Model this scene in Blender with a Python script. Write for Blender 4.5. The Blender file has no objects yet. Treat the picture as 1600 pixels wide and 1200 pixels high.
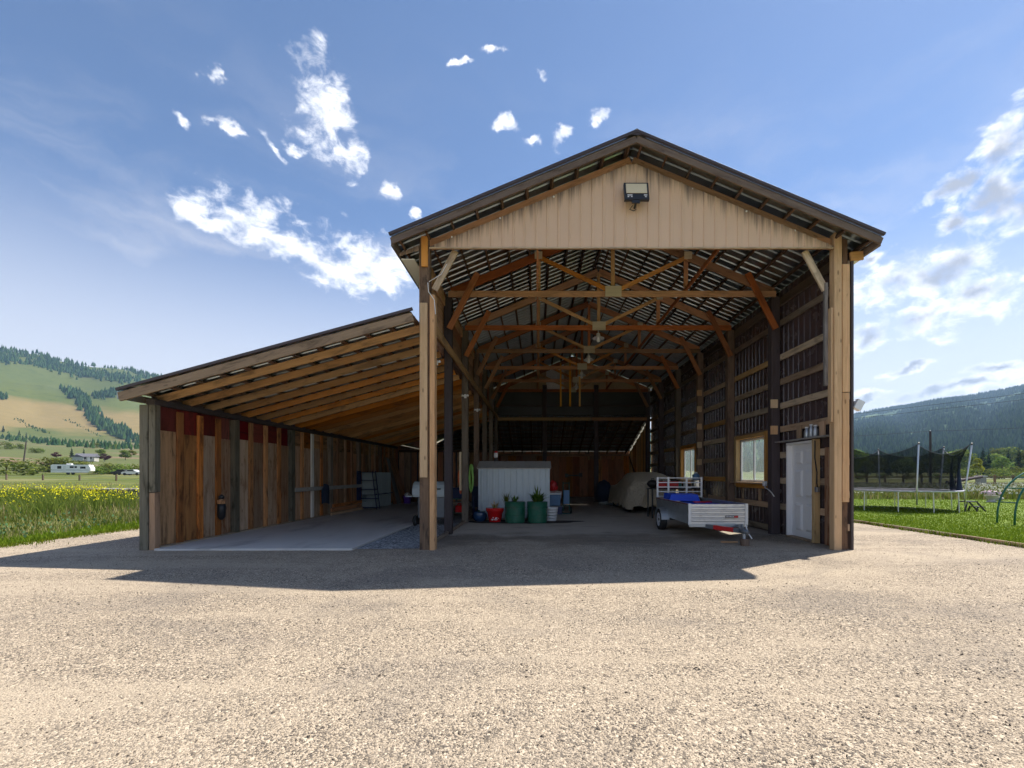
import bpy, bmesh, math, random
from mathutils import Vector, Matrix, noise as mnoise
R = math.radians
rnd = random.Random(7)
scene = bpy.context.scene
COL = scene.collection

# ---------------------------------------------------------------- camera, sky, sun, exposure
CAMZ = 1.42
cam_data = bpy.data.cameras.new('camera')
cam = bpy.data.objects.new('camera', cam_data)
COL.objects.link(cam)
cam.location = (0, 0, CAMZ)
cam.rotation_euler = (R(90), 0, 0)
cam_data.sensor_width = 36
cam_data.lens = 700 / 1600 * 36
cam_data.shift_x = -(840 - 800) / 1600
cam_data.shift_y = (741 - 600) / 1600
cam_data.clip_start = 0.05
cam_data.clip_end = 20000
scene.camera = cam

SUN = Vector((4.25, 2.51, 7.53)).normalized()
SUN_EL = math.asin(SUN.z)
SUN_AZ = math.atan2(SUN.x, SUN.y)
sun_data = bpy.data.lights.new('sun', 'SUN')
sun_data.energy = 2.0
sun_data.angle = R(0.53)
sun_data.color = (1.0, 0.94, 0.84)
sun = bpy.data.objects.new('sun', sun_data)
COL.objects.link(sun)
sun.rotation_euler = (-SUN).to_track_quat('-Z', 'Y').to_euler()

scene.view_settings.view_transform = 'Standard'
scene.view_settings.look = 'None'
scene.view_settings.exposure = 2.0
scene.view_settings.gamma = 1
scene.view_settings.use_curve_mapping = False
scene.render.engine = 'CYCLES'
cy = scene.cycles
cy.use_denoising = True
cy.max_bounces = 10
cy.diffuse_bounces = 7
cy.glossy_bounces = 4
cy.transparent_max_bounces = 16
cy.volume_bounces = 0
cy.use_adaptive_sampling = True
cy.adaptive_threshold = 0.02
cy.caustics_reflective = False
cy.caustics_refractive = False
cy.sample_clamp_indirect = 6


# ---------------------------------------------------------------- node helpers
def nd(nt, typ, ins=None, **props):
    n = nt.nodes.new(typ)
    for k, v in props.items():
        setattr(n, k, v)
    for k, v in (ins or {}).items():
        s = n.inputs[k]
        if hasattr(v, 'is_output') or isinstance(v, bpy.types.NodeSocket):
            nt.links.new(v, s)
        else:
            s.default_value = v
    return n


def mth(nt, op, a, b=0.0, c=0.0, clamp=False):
    n = nd(nt, 'ShaderNodeMath', {0: a, 1: b, 2: c}, operation=op)
    n.use_clamp = clamp
    return n.outputs[0]


def vmth(nt, op, a, b=(0, 0, 0)):
    n = nd(nt, 'ShaderNodeVectorMath', {0: a, 1: b}, operation=op)
    return n.outputs['Value'] if op in ('LENGTH', 'DOT_PRODUCT', 'DISTANCE') else n.outputs[0]


def sstep(nt, x, lo, hi, to0=0.0, to1=1.0):
    n = nd(nt, 'ShaderNodeMapRange', {0: x, 1: lo, 2: hi, 3: to0, 4: to1}, interpolation_type='SMOOTHSTEP')
    return n.outputs[0]


def mixc(nt, f, a, b, mode='MIX'):
    n = nt.nodes.new('ShaderNodeMix')
    n.data_type = 'RGBA'
    n.blend_type = mode
    for sock, v in ((n.inputs[0], f), (n.inputs[6], a), (n.inputs[7], b)):
        if isinstance(v, bpy.types.NodeSocket):
            nt.links.new(v, sock)
        elif sock.type == 'RGBA':
            sock.default_value = (v[0], v[1], v[2], 1)
        else:
            sock.default_value = v
    return n.outputs[2]


def noise(nt, vec, scale, detail=4, rough=0.55, dist=0.0):
    return nd(nt, 'ShaderNodeTexNoise', {'Vector': vec, 'Scale': scale, 'Detail': detail, 'Roughness': rough, 'Distortion': dist}).outputs[0]


def voro(nt, vec, scale, feature='F1'):
    return nd(nt, 'ShaderNodeTexVoronoi', {'Vector': vec, 'Scale': scale}, feature=feature)


def new_mat(name):
    m = bpy.data.materials.new(name)
    m.use_nodes = True
    nt = m.node_tree
    b = nt.nodes['Principled BSDF']
    return m, nt, b


def setb(nt, b, **kw):
    names = dict(color='Base Color', rough='Roughness', metal='Metallic', normal='Normal', spec='Specular IOR Level',
                 trans='Transmission Weight', alpha='Alpha', emit='Emission Color', estr='Emission Strength', coat='Coat Weight')
    for k, v in kw.items():
        s = b.inputs[names[k]]
        if isinstance(v, bpy.types.NodeSocket):
            nt.links.new(v, s)
        elif s.type == 'RGBA':
            s.default_value = (v[0], v[1], v[2], 1)
        else:
            s.default_value = v


def bump(nt, h, strength=0.3, dist=0.01):
    return nd(nt, 'ShaderNodeBump', {'Height': h, 'Strength': strength, 'Distance': dist}).outputs[0]


# ---------------------------------------------------------------- world: sky with clouds
def azel(px, py):
    u, v = (px - 840) / 700, (741 - py) / 700
    return math.atan(u), math.atan(v / math.sqrt(1 + u * u))


world = bpy.data.worlds.new('World')
scene.world = world
world.use_nodes = True
wt = world.node_tree
wt.nodes.clear()
sky = nd(wt, 'ShaderNodeTexSky', sky_type='NISHITA')
sky.sun_disc = False
sky.sun_elevation = SUN_EL
sky.sun_rotation = SUN_AZ
sky.altitude = 400
sky.air_density = 0.70
sky.dust_density = 0.15
sky.ozone_density = 3.0
SKY_STR = 0.050
tc = nd(wt, 'ShaderNodeTexCoord').outputs['Generated']
sep = nd(wt, 'ShaderNodeSeparateXYZ', {0: tc})
az = mth(wt, 'ARCTAN2', sep.outputs[0], sep.outputs[1])
el = mth(wt, 'ARCSINE', sep.outputs[2])
ae = nd(wt, 'ShaderNodeCombineXYZ', {0: az, 1: el}).outputs[0]
wn = nd(wt, 'ShaderNodeTexNoise', {'Vector': tc, 'Scale': 9.0, 'Detail': 5.0, 'Roughness': 0.6})
warp = vmth(wt, 'MULTIPLY', vmth(wt, 'SUBTRACT', wn.outputs['Color'], (0.5, 0.5, 0.5)), (0.16, 0.10, 0.0))
pw = vmth(wt, 'ADD', ae, warp)
BLOBS = [
    (325, 342, 60, 16, -22), (400, 362, 85, 36, -12), (480, 398, 95, 32, -15), (588, 408, 62, 42, 0), (540, 415, 60, 22, -10),
    (500, 165, 40, 62, 25), (548, 238, 26, 34, 20), (605, 293, 18, 15, 0),
    (292, 188, 24, 13, -20), (365, 202, 26, 11, -20), (428, 224, 28, 15, -35), (790, 192, 30, 17, 10), (872, 202, 24, 16, 30),
    (934, 178, 13, 18, 0), (825, 220, 18, 11, 0), (320, 110, 16, 10, -20), (772, 75, 28, 9, 0), (860, 130, 13, 9, 0), (720, 106, 26, 8, 20), (643, 331, 14, 10, 0), (480, 226, 20, 10, 0),
    (1580, 215, 75, 50, 25), (1515, 268, 75, 26, 12), (1590, 300, 85, 75, 10), (1495, 345, 40, 22, 0),
    (1385, 440, 80, 32, 8), (1465, 428, 90, 34, 6), (1520, 468, 85, 36, 10), (1440, 492, 85, 24, 8), (1350, 520, 45, 24, 0),
    (1415, 567, 48, 9, 8), (1560, 570, 80, 10, 6), (1370, 612, 40, 10, 0), (1500, 604, 150, 13, 8), (1350, 400, 30, 12, 15)]
acc = None
for (cx, cyy, rx, ry, rot) in BLOBS:
    a0, e0 = azel(cx, cyy)
    a1, _ = azel(cx + rx, cyy)
    _, e1 = azel(cx, cyy - ry)
    big = 1.22 if rx >= 40 else 1.0
    mp = nd(wt, 'ShaderNodeMapping', {'Vector': pw, 'Location': (a0, e0, 0), 'Rotation': (0, 0, R(rot)), 'Scale': (max(a1 - a0, .004) * 1.25 * big, max(e1 - e0, .004) * 1.3 * big, 1)}, vector_type='TEXTURE')
    v = mth(wt, 'SUBTRACT', 1.0, vmth(wt, 'LENGTH', mp.outputs[0]))
    acc = v if acc is None else mth(wt, 'MAXIMUM', acc, v)
# clouds over the unseen rest of the sky, cover raised to add fill light
gen = noise(wt, vmth(wt, 'MULTIPLY', tc, (1, 1, 2.2)), 2.6, 3, 0.5)
away = sstep(wt, mth(wt, 'ABSOLUTE', az), 0.95, 1.25)
genm = mth(wt, 'MULTIPLY_ADD', gen, 6.0, -3.25)
acc = mth(wt, 'MAXIMUM', acc, mth(wt, 'MULTIPLY_ADD', away, 2.0, mth(wt, 'SUBTRACT', genm, 2.0)))
fine = noise(wt, vmth(wt, 'MULTIPLY', tc, (1, 1, 1.5)), 26.0, 8, 0.62, 0.3)
acc = mth(wt, 'MAXIMUM', acc, -1.0)
dens = sstep(wt, mth(wt, 'MULTIPLY_ADD', fine, 2.3, mth(wt, 'MULTIPLY_ADD', acc, 1.0, -1.32)), 0.0, 0.95)
core = sstep(wt, mth(wt, 'MULTIPLY_ADD', noise(wt, tc, 13.0, 5, 0.55), 1.6, mth(wt, 'ADD', acc, -1.0)), 0.10, 0.75)
sunside = sstep(wt, az, -0.2, 0.7)
shade = mth(wt, 'MULTIPLY', core, mth(wt, 'MULTIPLY_ADD', sunside, 0.66, 0.28))
ccol = mixc(wt, shade, (1.0, 0.99, 0.97), (0.24, 0.27, 0.34))
# thin cirrus veil
cir = noise(wt, vmth(wt, 'MULTIPLY', pw, (1.6, 6.0, 1.0)), 1.5, 6, 0.55, 0.35)
cirm = mth(wt, 'MULTIPLY', sstep(wt, cir, 0.42, 0.80), sstep(wt, el, 0.80, 0.28, 0.0, 0.50))
lowh = sstep(wt, el, 0.50, 0.04, 0.0, 0.85)
veil = mth(wt, 'MAXIMUM', cirm, lowh)
skyc = nd(wt, 'ShaderNodeVectorMath', {0: sky.outputs[0], 'Scale': SKY_STR}, operation='SCALE').outputs[0]
skyc = mixc(wt, veil, skyc, (0.28, 0.272, 0.272))
cl2 = nd(wt, 'ShaderNodeVectorMath', {0: ccol, 'Scale': 0.46}, operation='SCALE').outputs[0]
skyf = mixc(wt, dens, skyc, cl2)
bg = nd(wt, 'ShaderNodeBackground', {'Color': skyf, 'Strength': 1.0})
wo = nd(wt, 'ShaderNodeOutputWorld', {'Surface': bg.outputs[0]})
world.cycles.sampling_method = 'MANUAL'
world.cycles.sample_map_resolution = 512

# ---------------------------------------------------------------- object helpers
PW = {}


def link(o, parent=None, M=None):
    M = M or Matrix.Identity(4)
    COL.objects.link(o)
    if parent is not None:
        o.parent = parent
        o.matrix_parent_inverse = PW[parent.name].inverted()
    o.matrix_basis = M
    PW[o.name] = M
    return o


def tag(o, label=None, cat=None, group=None, kind=None):
    if label: o['label'] = label
    if cat: o['category'] = cat
    if group: o['group'] = group
    if kind: o['kind'] = kind
    return o


def thing(name, loc, label, cat, group=None):
    o = bpy.data.objects.new(name, None)
    o.empty_display_size = 0.2
    link(o, None, Matrix.Translation(loc))
    return tag(o, label, cat, group)


def mesh_obj(name, verts, faces, mat, parent=None, M=None, smooth=False):
    me = bpy.data.meshes.new(name)
    me.from_pydata([tuple(v) for v in verts], [], faces)
    me.update()
    if smooth:
        me.polygons.foreach_set('use_smooth', [True] * len(me.polygons))
    if isinstance(mat, (list, tuple)):
        for m in mat: me.materials.append(m)
    else:
        me.materials.append(mat)
    return link(bpy.data.objects.new(name, me), parent, M)


BOXF = [(0, 1, 3, 2), (4, 6, 7, 5), (0, 4, 5, 1), (2, 3, 7, 6), (0, 2, 6, 4), (1, 5, 7, 3)]
_boxes = {}


def box_mesh(sx, sy, sz, mat):
    key = (round(sx, 3), round(sy, 3), round(sz, 3), mat.name)
    if key not in _boxes:
        c = min(sx, sy, sz) * 0.06
        bm = bmesh.new()
        bmesh.ops.create_cube(bm, size=1.0)
        for v in bm.verts:
            v.co = Vector((v.co.x * sx, v.co.y * sy, v.co.z * sz))
        if min(sx, sy, sz) > 0.015:
            bmesh.ops.bevel(bm, geom=bm.edges[:], offset=c, segments=1, affect='EDGES')
        me = bpy.data.meshes.new('box')
        bm.to_mesh(me)
        bm.free()
        me.materials.append(mat)
        _boxes[key] = me
    return _boxes[key]


def frame(p0, p1, side=None):
    """matrix with local Z along p0->p1, local Y (thickness) towards side, origin at the middle"""
    p0, p1 = Vector(p0), Vector(p1)
    z = (p1 - p0).normalized()
    s = Vector(side) if side is not None else (Vector((0, 1, 0)) if abs(z.y) < 0.9 else Vector((0, 0, 1)))
    y = (s - z * s.dot(z)).normalized()
    x = y.cross(z)
    M = Matrix((x, y, z)).transposed().to_4x4()
    M.translation = (p0 + p1) / 2
    return M


def board(name, parent, p0, p1, w, t, mat, side=None):
    """rectangular timber from p0 to p1, w wide, t thick towards side"""
    L = (Vector(p1) - Vector(p0)).length
    return link(bpy.data.objects.new(name, box_mesh(w, t, L, mat)), parent, frame(p0, p1, side))


def abox(name, parent, x0, x1, y0, y1, z0, z1, mat):
    """axis-aligned box whose grain runs along its longest side"""
    d = (x1 - x0, y1 - y0, z1 - z0)
    c = Vector(((x0 + x1) / 2, (y0 + y1) / 2, (z0 + z1) / 2))
    k = d.index(max(d))
    if k == 2: return board(name, parent, (c.x, c.y, z0), (c.x, c.y, z1), d[0], d[1], mat, (0, 1, 0))
    if k == 1: return board(name, parent, (c.x, y0, c.z), (c.x, y1, c.z), d[0], d[2], mat, (0, 0, 1))
    return board(name, parent, (x0, c.y, c.z), (x1, c.y, c.z), d[2], d[1], mat, (0, 1, 0))


class MB:
    """collects shapes into one mesh"""
    def __init__(s): s.v, s.f = [], []

    def add(s, vs, fs, M=None):
        k = len(s.v)
        s.v += [tuple((M @ Vector(v)) if M else v) for v in vs]
        s.f += [tuple(i + k for i in f) for f in fs]
        return s

    def box(s, x0, x1, y0, y1, z0, z1, M=None):
        return s.add([(x, y, z) for x in (x0, x1) for y in (y0, y1) for z in (z0, z1)], BOXF, M)

    def tube(s, pts, r, n=8, caps=True, closed=False):
        pts = [Vector(p) for p in pts]
        m = len(pts)
        rr = r if isinstance(r, (list, tuple)) else [r] * m
        vs, fs = [], []
        ref = None
        for i, p in enumerate(pts):
            a = pts[(i - 1) % m] if (i > 0 or closed) else p
            b = pts[(i + 1) % m] if (i < m - 1 or closed) else p
            t = (b - a).normalized()
            if ref is None:
                ref = Vector((0, 0, 1)) if abs(t.z) < 0.9 else Vector((1, 0, 0))
            x = (ref - t * ref.dot(t)).normalized()
            ref = x
            y = t.cross(x)
            for j in range(n):
                a_ = 2 * math.pi * j / n
                vs.append(p + (x * math.cos(a_) + y * math.sin(a_)) * rr[i])
        for i in range(m if closed else m - 1):
            i2 = (i + 1) % m
            for j in range(n):
                j2 = (j + 1) % n
                fs.append((i * n + j, i * n + j2, i2 * n + j2, i2 * n + j))
        if caps and not closed:
            fs.append(tuple(range(n))[::-1])
            fs.append(tuple((m - 1) * n + j for j in range(n)))
        return s.add(vs, fs)

    def lathe(s, prof, n=20, center=(0, 0, 0), M=None, cap=True):
        vs, fs = [], []
        for (r, z) in prof:
            for j in range(n):
                a_ = 2 * math.pi * j / n
                vs.append((center[0] + r * math.cos(a_), center[1] + r * math.sin(a_), center[2] + z))
        for i in range(len(prof) - 1):
            for j in range(n):
                j2 = (j + 1) % n
                fs.append((i * n + j, i * n + j2, (i + 1) * n + j2, (i + 1) * n + j))
        if cap:
            fs.append(tuple(range(n))[::-1])
            fs.append(tuple((len(prof) - 1) * n + j for j in range(n)))
        return s.add(vs, fs, M)

    def build(s, name, mat, parent=None, M=None, smooth=False, world=False):
        o = mesh_obj(name, s.v, s.f, mat, None, None, smooth)
        if parent is not None:
            o.parent = parent
            o.matrix_parent_inverse = PW[parent.name].inverted()
        if M is not None:
            o.matrix_basis = M
            PW[o.name] = M
        return o


def smooth_by_angle(o, deg=40):
    me = o.data
    me.polygons.foreach_set('use_smooth', [True] * len(me.polygons))
    bm = bmesh.new()
    bm.from_mesh(me)
    for e in bm.edges:
        if len(e.link_faces) == 2 and e.calc_face_angle(0) > R(deg):
            e.smooth = False
    bm.to_mesh(me)
    bm.free()
    return o


def copy_tree(o, M, parent=None):
    c = o.copy()
    COL.objects.link(c)
    c.parent = parent
    if parent is None: c.matrix_basis = M
    for ch in o.children:
        copy_tree(ch, M, c)
    return c
# ---------------------------------------------------------------- materials
def wood(name, light, dark, rough=0.75, stain=0.35, contrast=1.0, vary=0.35, stain_col=(0.05, 0.03, 0.02), knots=0.5, gscale=1.0):
    m, nt, b = new_mat(name)
    tco = nd(nt, 'ShaderNodeTexCoord').outputs['Object']
    rn = nd(nt, 'ShaderNodeObjectInfo').outputs['Random']
    off = nd(nt, 'ShaderNodeCombineXYZ', {0: mth(nt, 'MULTIPLY', rn, 31.0), 1: mth(nt, 'MULTIPLY', rn, 57.0), 2: mth(nt, 'MULTIPLY', rn, 93.0)}).outputs[0]
    p = vmth(nt, 'ADD', tco, off)
    g = noise(nt, vmth(nt, 'MULTIPLY', p, (34 * gscale, 34 * gscale, 1.3 * gscale)), 1.0, 5, 0.62, 0.6)
    g2 = noise(nt, vmth(nt, 'MULTIPLY', p, (110 * gscale, 110 * gscale, 3.0)), 1.0, 3, 0.6)
    blot = noise(nt, vmth(nt, 'MULTIPLY', p, (7, 7, 1.5)), 1.0, 7, 0.68, 0.6)
    f = mth(nt, 'MULTIPLY_ADD', g2, 0.45 * contrast, mth(nt, 'MULTIPLY_ADD', g, 1.1 * contrast, 0.5 - 0.78 * contrast), clamp=True)
    c = mixc(nt, f, light, dark)
    kn = voro(nt, vmth(nt, 'MULTIPLY', p, (7.0, 7.0, 2.6)), 1.0)
    c = mixc(nt, sstep(nt, kn.outputs['Distance'], 0.16, 0.07, 0, knots), c, [x * 0.45 for x in dark])
    c = mixc(nt, sstep(nt, blot, 0.47, 0.68, 0, min(1.0, stain * 1.45)), c, stain_col)
    hv = nd(nt, 'ShaderNodeHueSaturation', {'Color': c, 'Hue': mth(nt, 'MULTIPLY_ADD', rn, 0.024, 0.488), 'Saturation': mth(nt, 'MULTIPLY_ADD', rn, -0.35, 1.17),
                                             'Value': mth(nt, 'MULTIPLY_ADD', mth(nt, 'FRACT', mth(nt, 'MULTIPLY', rn, 7.31)), vary * 2, 1.0 - vary)})
    setb(nt, b, color=hv.outputs[0], rough=rough, spec=0.3, normal=bump(nt, mth(nt, 'ADD', g, mth(nt, 'MULTIPLY', g2, 0.5)), 0.35, 0.004))
    return m


def plain(name, col, rough=0.5, metal=0.0, var=0.12, scale=6.0, bmp=0.0, spec=0.5, dirt=0.0, dirtcol=(0.09, 0.07, 0.05)):
    m, nt, b = new_mat(name)
    tco = nd(nt, 'ShaderNodeTexCoord').outputs['Object']
    n = noise(nt, tco, scale, 5, 0.6)
    c = mixc(nt, n, [max(0, x * (1 - var)) for x in col], [min(1, x * (1 + var)) for x in col])
    if dirt:
        n2 = noise(nt, tco, scale * 0.7, 6, 0.65, 0.5)
        c = mixc(nt, sstep(nt, n2, 0.48, 0.72, 0, dirt), c, dirtcol)
    setb(nt, b, color=c, rough=mth(nt, 'MULTIPLY_ADD', n, 0.16, rough - 0.08), metal=metal, spec=spec)
    if bmp:
        setb(nt, b, normal=bump(nt, noise(nt, tco, scale * 6, 3, 0.6), bmp, 0.005))
    return m


M = {}
M['beam'] = wood('brown_truss_timber', (0.58, 0.27, 0.12), (0.32, 0.13, 0.058), stain=0.3)
M['beam_yellow'] = wood('golden_truss_timber', (0.72, 0.41, 0.15), (0.46, 0.23, 0.08), stain=0.2, vary=0.2)
M['rafter'] = wood('orange_brown_rafter', (0.72, 0.36, 0.115), (0.38, 0.16, 0.05), stain=0.35)
M['purlin'] = wood('dark_purlin', (0.17, 0.10, 0.06), (0.08, 0.05, 0.035))
M['post'] = wood('weathered_post', (0.30, 0.225, 0.165), (0.14, 0.105, 0.08), stain=0.4)
M['post_dark'] = wood('dark_treated_post', (0.11, 0.085, 0.085), (0.05, 0.04, 0.045), stain=0.3)
M['post_brown'] = wood('dark_brown_old_post', (0.26, 0.15, 0.085), (0.09, 0.05, 0.03), contrast=1.3, stain=0.6, stain_col=(0.035, 0.022, 0.016))
M['post_green'] = wood('greenish_treated_post', (0.22, 0.19, 0.135), (0.085, 0.08, 0.055), contrast=1.3, stain=0.6, stain_col=(0.04, 0.035, 0.02))
M['new'] = wood('fresh_pale_lumber', (0.76, 0.54, 0.32), (0.50, 0.31, 0.16), stain=0.22, stain_col=(0.30, 0.17, 0.08), vary=0.1, contrast=1.2, gscale=0.9, knots=0.8)
M['girt'] = wood('grey_brown_girt', (0.56, 0.42, 0.28), (0.30, 0.21, 0.135), stain=0.4)
M['girt_yellow'] = wood('yellow_girt', (0.62, 0.38, 0.14), (0.42, 0.22, 0.075), stain=0.2, vary=0.2)
M['fascia'] = wood('grey_weathered_fascia', (0.20, 0.155, 0.125), (0.095, 0.072, 0.06), contrast=1.3, stain=0.45)
M['batten'] = wood('red_brown_batten', (0.70, 0.32, 0.11), (0.27, 0.09, 0.03), contrast=1.4, stain=0.55, stain_col=(0.06, 0.03, 0.015))
M['batten_pale'] = wood('tan_batten', (0.52, 0.32, 0.19), (0.29, 0.16, 0.09), stain=0.4)
M['plywood_brown'] = wood('brown_stained_plywood', (0.58, 0.27, 0.09), (0.22, 0.09, 0.03), stain=0.5, gscale=0.5, stain_col=(0.04, 0.02, 0.01))
M['plywood_pale'] = wood('pale_flaking_plywood', (0.60, 0.43, 0.29), (0.27, 0.125, 0.055), stain=0.6, gscale=0.6, contrast=1.4, stain_col=(0.22, 0.09, 0.03))
M['plywood_tan'] = wood('tan_plywood', (0.58, 0.31, 0.16), (0.30, 0.14, 0.065), stain=0.5, gscale=0.6)
M['red_band'] = wood('dark_red_painted_board', (0.24, 0.020, 0.014), (0.14, 0.014, 0.010), stain=0.5, stain_col=(0.05, 0.012, 0.01), contrast=0.6)
M['plank_red'] = wood('red_brown_plank', (0.54, 0.26, 0.14), (0.30, 0.13, 0.07), stain=0.35, gscale=0.7)
M['plank_yellow'] = wood('yellow_plank', (0.66, 0.43, 0.17), (0.44, 0.25, 0.085), stain=0.2)
M['white_wood'] = wood('white_painted_stud', (0.74, 0.72, 0.68), (0.58, 0.54, 0.48), stain=0.2, stain_col=(0.3, 0.22, 0.15), contrast=0.6)
M['gusset'] = wood('pale_plywood_gusset', (0.66, 0.58, 0.42), (0.50, 0.42, 0.28), stain=0.1, vary=0.1)
M['grey_wood'] = wood('silvery_grey_wood', (0.42, 0.40, 0.38), (0.25, 0.235, 0.22), stain=0.3)
M['fence_wood'] = wood('brown_fence_wood', (0.30, 0.19, 0.11), (0.16, 0.10, 0.06))
M['bark'] = plain('bark', (0.11, 0.08, 0.06), 0.9, scale=3, var=0.35)
M['galv'] = plain('galvanised_metal', (0.52, 0.55, 0.57), 0.36, 1.0, var=0.14, scale=14)
M['galv_dull'] = plain('dull_galvanised_metal', (0.50, 0.53, 0.55), 0.48, 0.75, var=0.14, scale=8, dirt=0.2)
M['roof_under'] = plain('galvanised_roof_sheet', (0.36, 0.43, 0.46), 0.33, 1.0, var=0.22, scale=3.0)
M['brown_metal'] = plain('dark_brown_wall_sheet', (0.085, 0.060, 0.062), 0.26, 0.0, var=0.15, scale=3, spec=0.8, dirt=0.15)
M['ridge_metal'] = plain('dark_brown_roof_trim', (0.055, 0.042, 0.045), 0.45, 0.0, var=0.2)
M['soffit'] = plain('cream_soffit', (0.86, 0.86, 0.78), 0.5, 0, var=0.06)
M['white'] = plain('white_paint', (0.84, 0.84, 0.84), 0.42, 0, var=0.03)
M['white_plastic'] = plain('white_plastic', (0.75, 0.75, 0.74), 0.4, 0, var=0.04)
M['black'] = plain('black_metal', (0.020, 0.020, 0.022), 0.42, 0, var=0.2)
M['black_sheet'] = plain('black_sheeting', (0.030, 0.031, 0.034), 0.42, 0, var=0.6, scale=2.2, bmp=0.3)
M['rubber'] = plain('black_rubber', (0.022, 0.022, 0.022), 0.8, 0)
M['red'] = plain('red_paint', (0.55, 0.02, 0.022), 0.35, 0)
M['red_plastic'] = plain('red_glazed_pot', (0.60, 0.012, 0.014), 0.22, 0, var=0.08)
M['green_barrel'] = plain('green_plastic_barrel', (0.012, 0.12, 0.07), 0.4, 0, var=0.35, dirt=0.4, dirtcol=(0.10, 0.12, 0.08))
M['blue_glaze'] = plain('blue_glazed_pot', (0.02, 0.06, 0.14), 0.2, 0, var=0.5, scale=10)
M['blue'] = plain('bright_blue_foam', (0.012, 0.075, 0.62), 0.55, 0)
M['navy'] = plain('navy_plastic', (0.018, 0.028, 0.10), 0.5, 0, var=0.3)
M['navy_cloth'] = plain('navy_cloth', (0.018, 0.030, 0.060), 0.85, 0, var=0.4, bmp=0.3)
M['steel_blue'] = plain('steel_blue_plastic', (0.10, 0.22, 0.40), 0.45, 0)
M['teal'] = plain('dark_teal_paint', (0.012, 0.11, 0.085), 0.4, 0)
M['orange'] = plain('orange_rope', (0.80, 0.16, 0.05), 0.7, 0)
M['lime'] = plain('lime_green_hose', (0.30, 0.58, 0.12), 0.5, 0)
M['purple'] = plain('purple_plastic', (0.12, 0.04, 0.42), 0.5, 0)
M['yellow_pole'] = wood('yellow_varnished_pole', (0.78, 0.46, 0.12), (0.60, 0.32, 0.07), stain=0.05, vary=0.08)
M['shed'] = plain('pale_blue_grey_shed_metal', (0.56, 0.63, 0.66), 0.42, 0.0, var=0.10, scale=2.5, dirt=0.4, dirtcol=(0.26, 0.26, 0.25))
M['shed_roof'] = plain('stone_grey_shed_roof', (0.50, 0.48, 0.44), 0.55, 0.0, var=0.12, dirt=0.35, dirtcol=(0.22, 0.2, 0.17))
M['grey_panel'] = plain('grey_green_plastic', (0.36, 0.43, 0.44), 0.5, 0, var=0.08)
M['grill'] = plain('grey_enamel_hood', (0.36, 0.41, 0.42), 0.35, 0.0, var=0.08)
M['grill_dark'] = plain('charcoal_enamel', (0.13, 0.145, 0.16), 0.45, 0.0, var=0.15)
M['soil'] = plain('dark_soil', (0.045, 0.032, 0.022), 0.95, 0, var=0.5, scale=20, bmp=0.8)
M['steel'] = plain('stainless_steel', (0.60, 0.57, 0.53), 0.25, 1.0, var=0.06)
M['rim'] = plain('white_wheel_rim', (0.62, 0.64, 0.70), 0.35, 0.2)
M['trailer'] = plain('zinc_trailer_panel', (0.66, 0.66, 0.66), 0.40, 0.7, var=0.10, scale=5, dirt=0.28)
M['trailer_side'] = plain('zinc_trailer_side', (0.50, 0.53, 0.54), 0.42, 0.75, var=0.12, scale=5, dirt=0.35)
M['silver'] = plain('silver_paint', (0.70, 0.71, 0.72), 0.38, 0.3, var=0.05)
M['green_pipe'] = plain('green_painted_pipe', (0.008, 0.12, 0.085), 0.38, 0)
M['pipe'] = plain('galvanised_pipe', (0.72, 0.73, 0.74), 0.35, 0.6)
M['lamp_glass'] = plain('cream_lamp_glass', (0.72, 0.62, 0.42), 0.25, 0, var=0.06)
M['door_dark'] = plain('dark_house_roof', (0.14, 0.14, 0.16), 0.8)
M['glassdark'] = plain('dark_window_glass', (0.03, 0.035, 0.04), 0.08, 0)
M['flower_pink'] = plain('pale_pink_petals', (0.72, 0.55, 0.62), 0.7, 0, var=0.2, scale=30)
M['rock'] = plain('field_stone', (0.36, 0.34, 0.31), 0.9, 0, var=0.3, bmp=0.5)

# window glass: mostly clear, with a faint milky film
m, nt, b = new_mat('window_glass')
tr = nd(nt, 'ShaderNodeBsdfTransparent', {'Color': (0.86, 0.90, 0.88, 1)})
gl = nd(nt, 'ShaderNodeBsdfGlossy', {'Color': (1, 1, 1, 1), 'Roughness': 0.03})
di = nd(nt, 'ShaderNodeBsdfTranslucent', {'Color': (0.62, 0.70, 0.68, 1)})
a = nd(nt, 'ShaderNodeMixShader', {0: 0.17, 1: tr.outputs[0], 2: di.outputs[0]})
a = nd(nt, 'ShaderNodeMixShader', {0: 0.07, 1: a.outputs[0], 2: gl.outputs[0]})
nt.links.new(a.outputs[0], nt.nodes['Material Output'].inputs[0])
M['glass'] = m

# trampoline netting: a fine open black mesh
m, nt, b = new_mat('black_safety_net')
tco = nd(nt, 'ShaderNodeTexCoord').outputs['Object']
n = noise(nt, tco, 2.5, 4, 0.6)
tr = nd(nt, 'ShaderNodeBsdfTransparent')
di = nd(nt, 'ShaderNodeBsdfDiffuse', {'Color': (0.018, 0.02, 0.025, 1)})
a = nd(nt, 'ShaderNodeMixShader', {0: mth(nt, 'MULTIPLY_ADD', n, 0.25, 0.50), 1: tr.outputs[0], 2: di.outputs[0]})
nt.links.new(a.outputs[0], nt.nodes['Material Output'].inputs[0])
M['net'] = m

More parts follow.
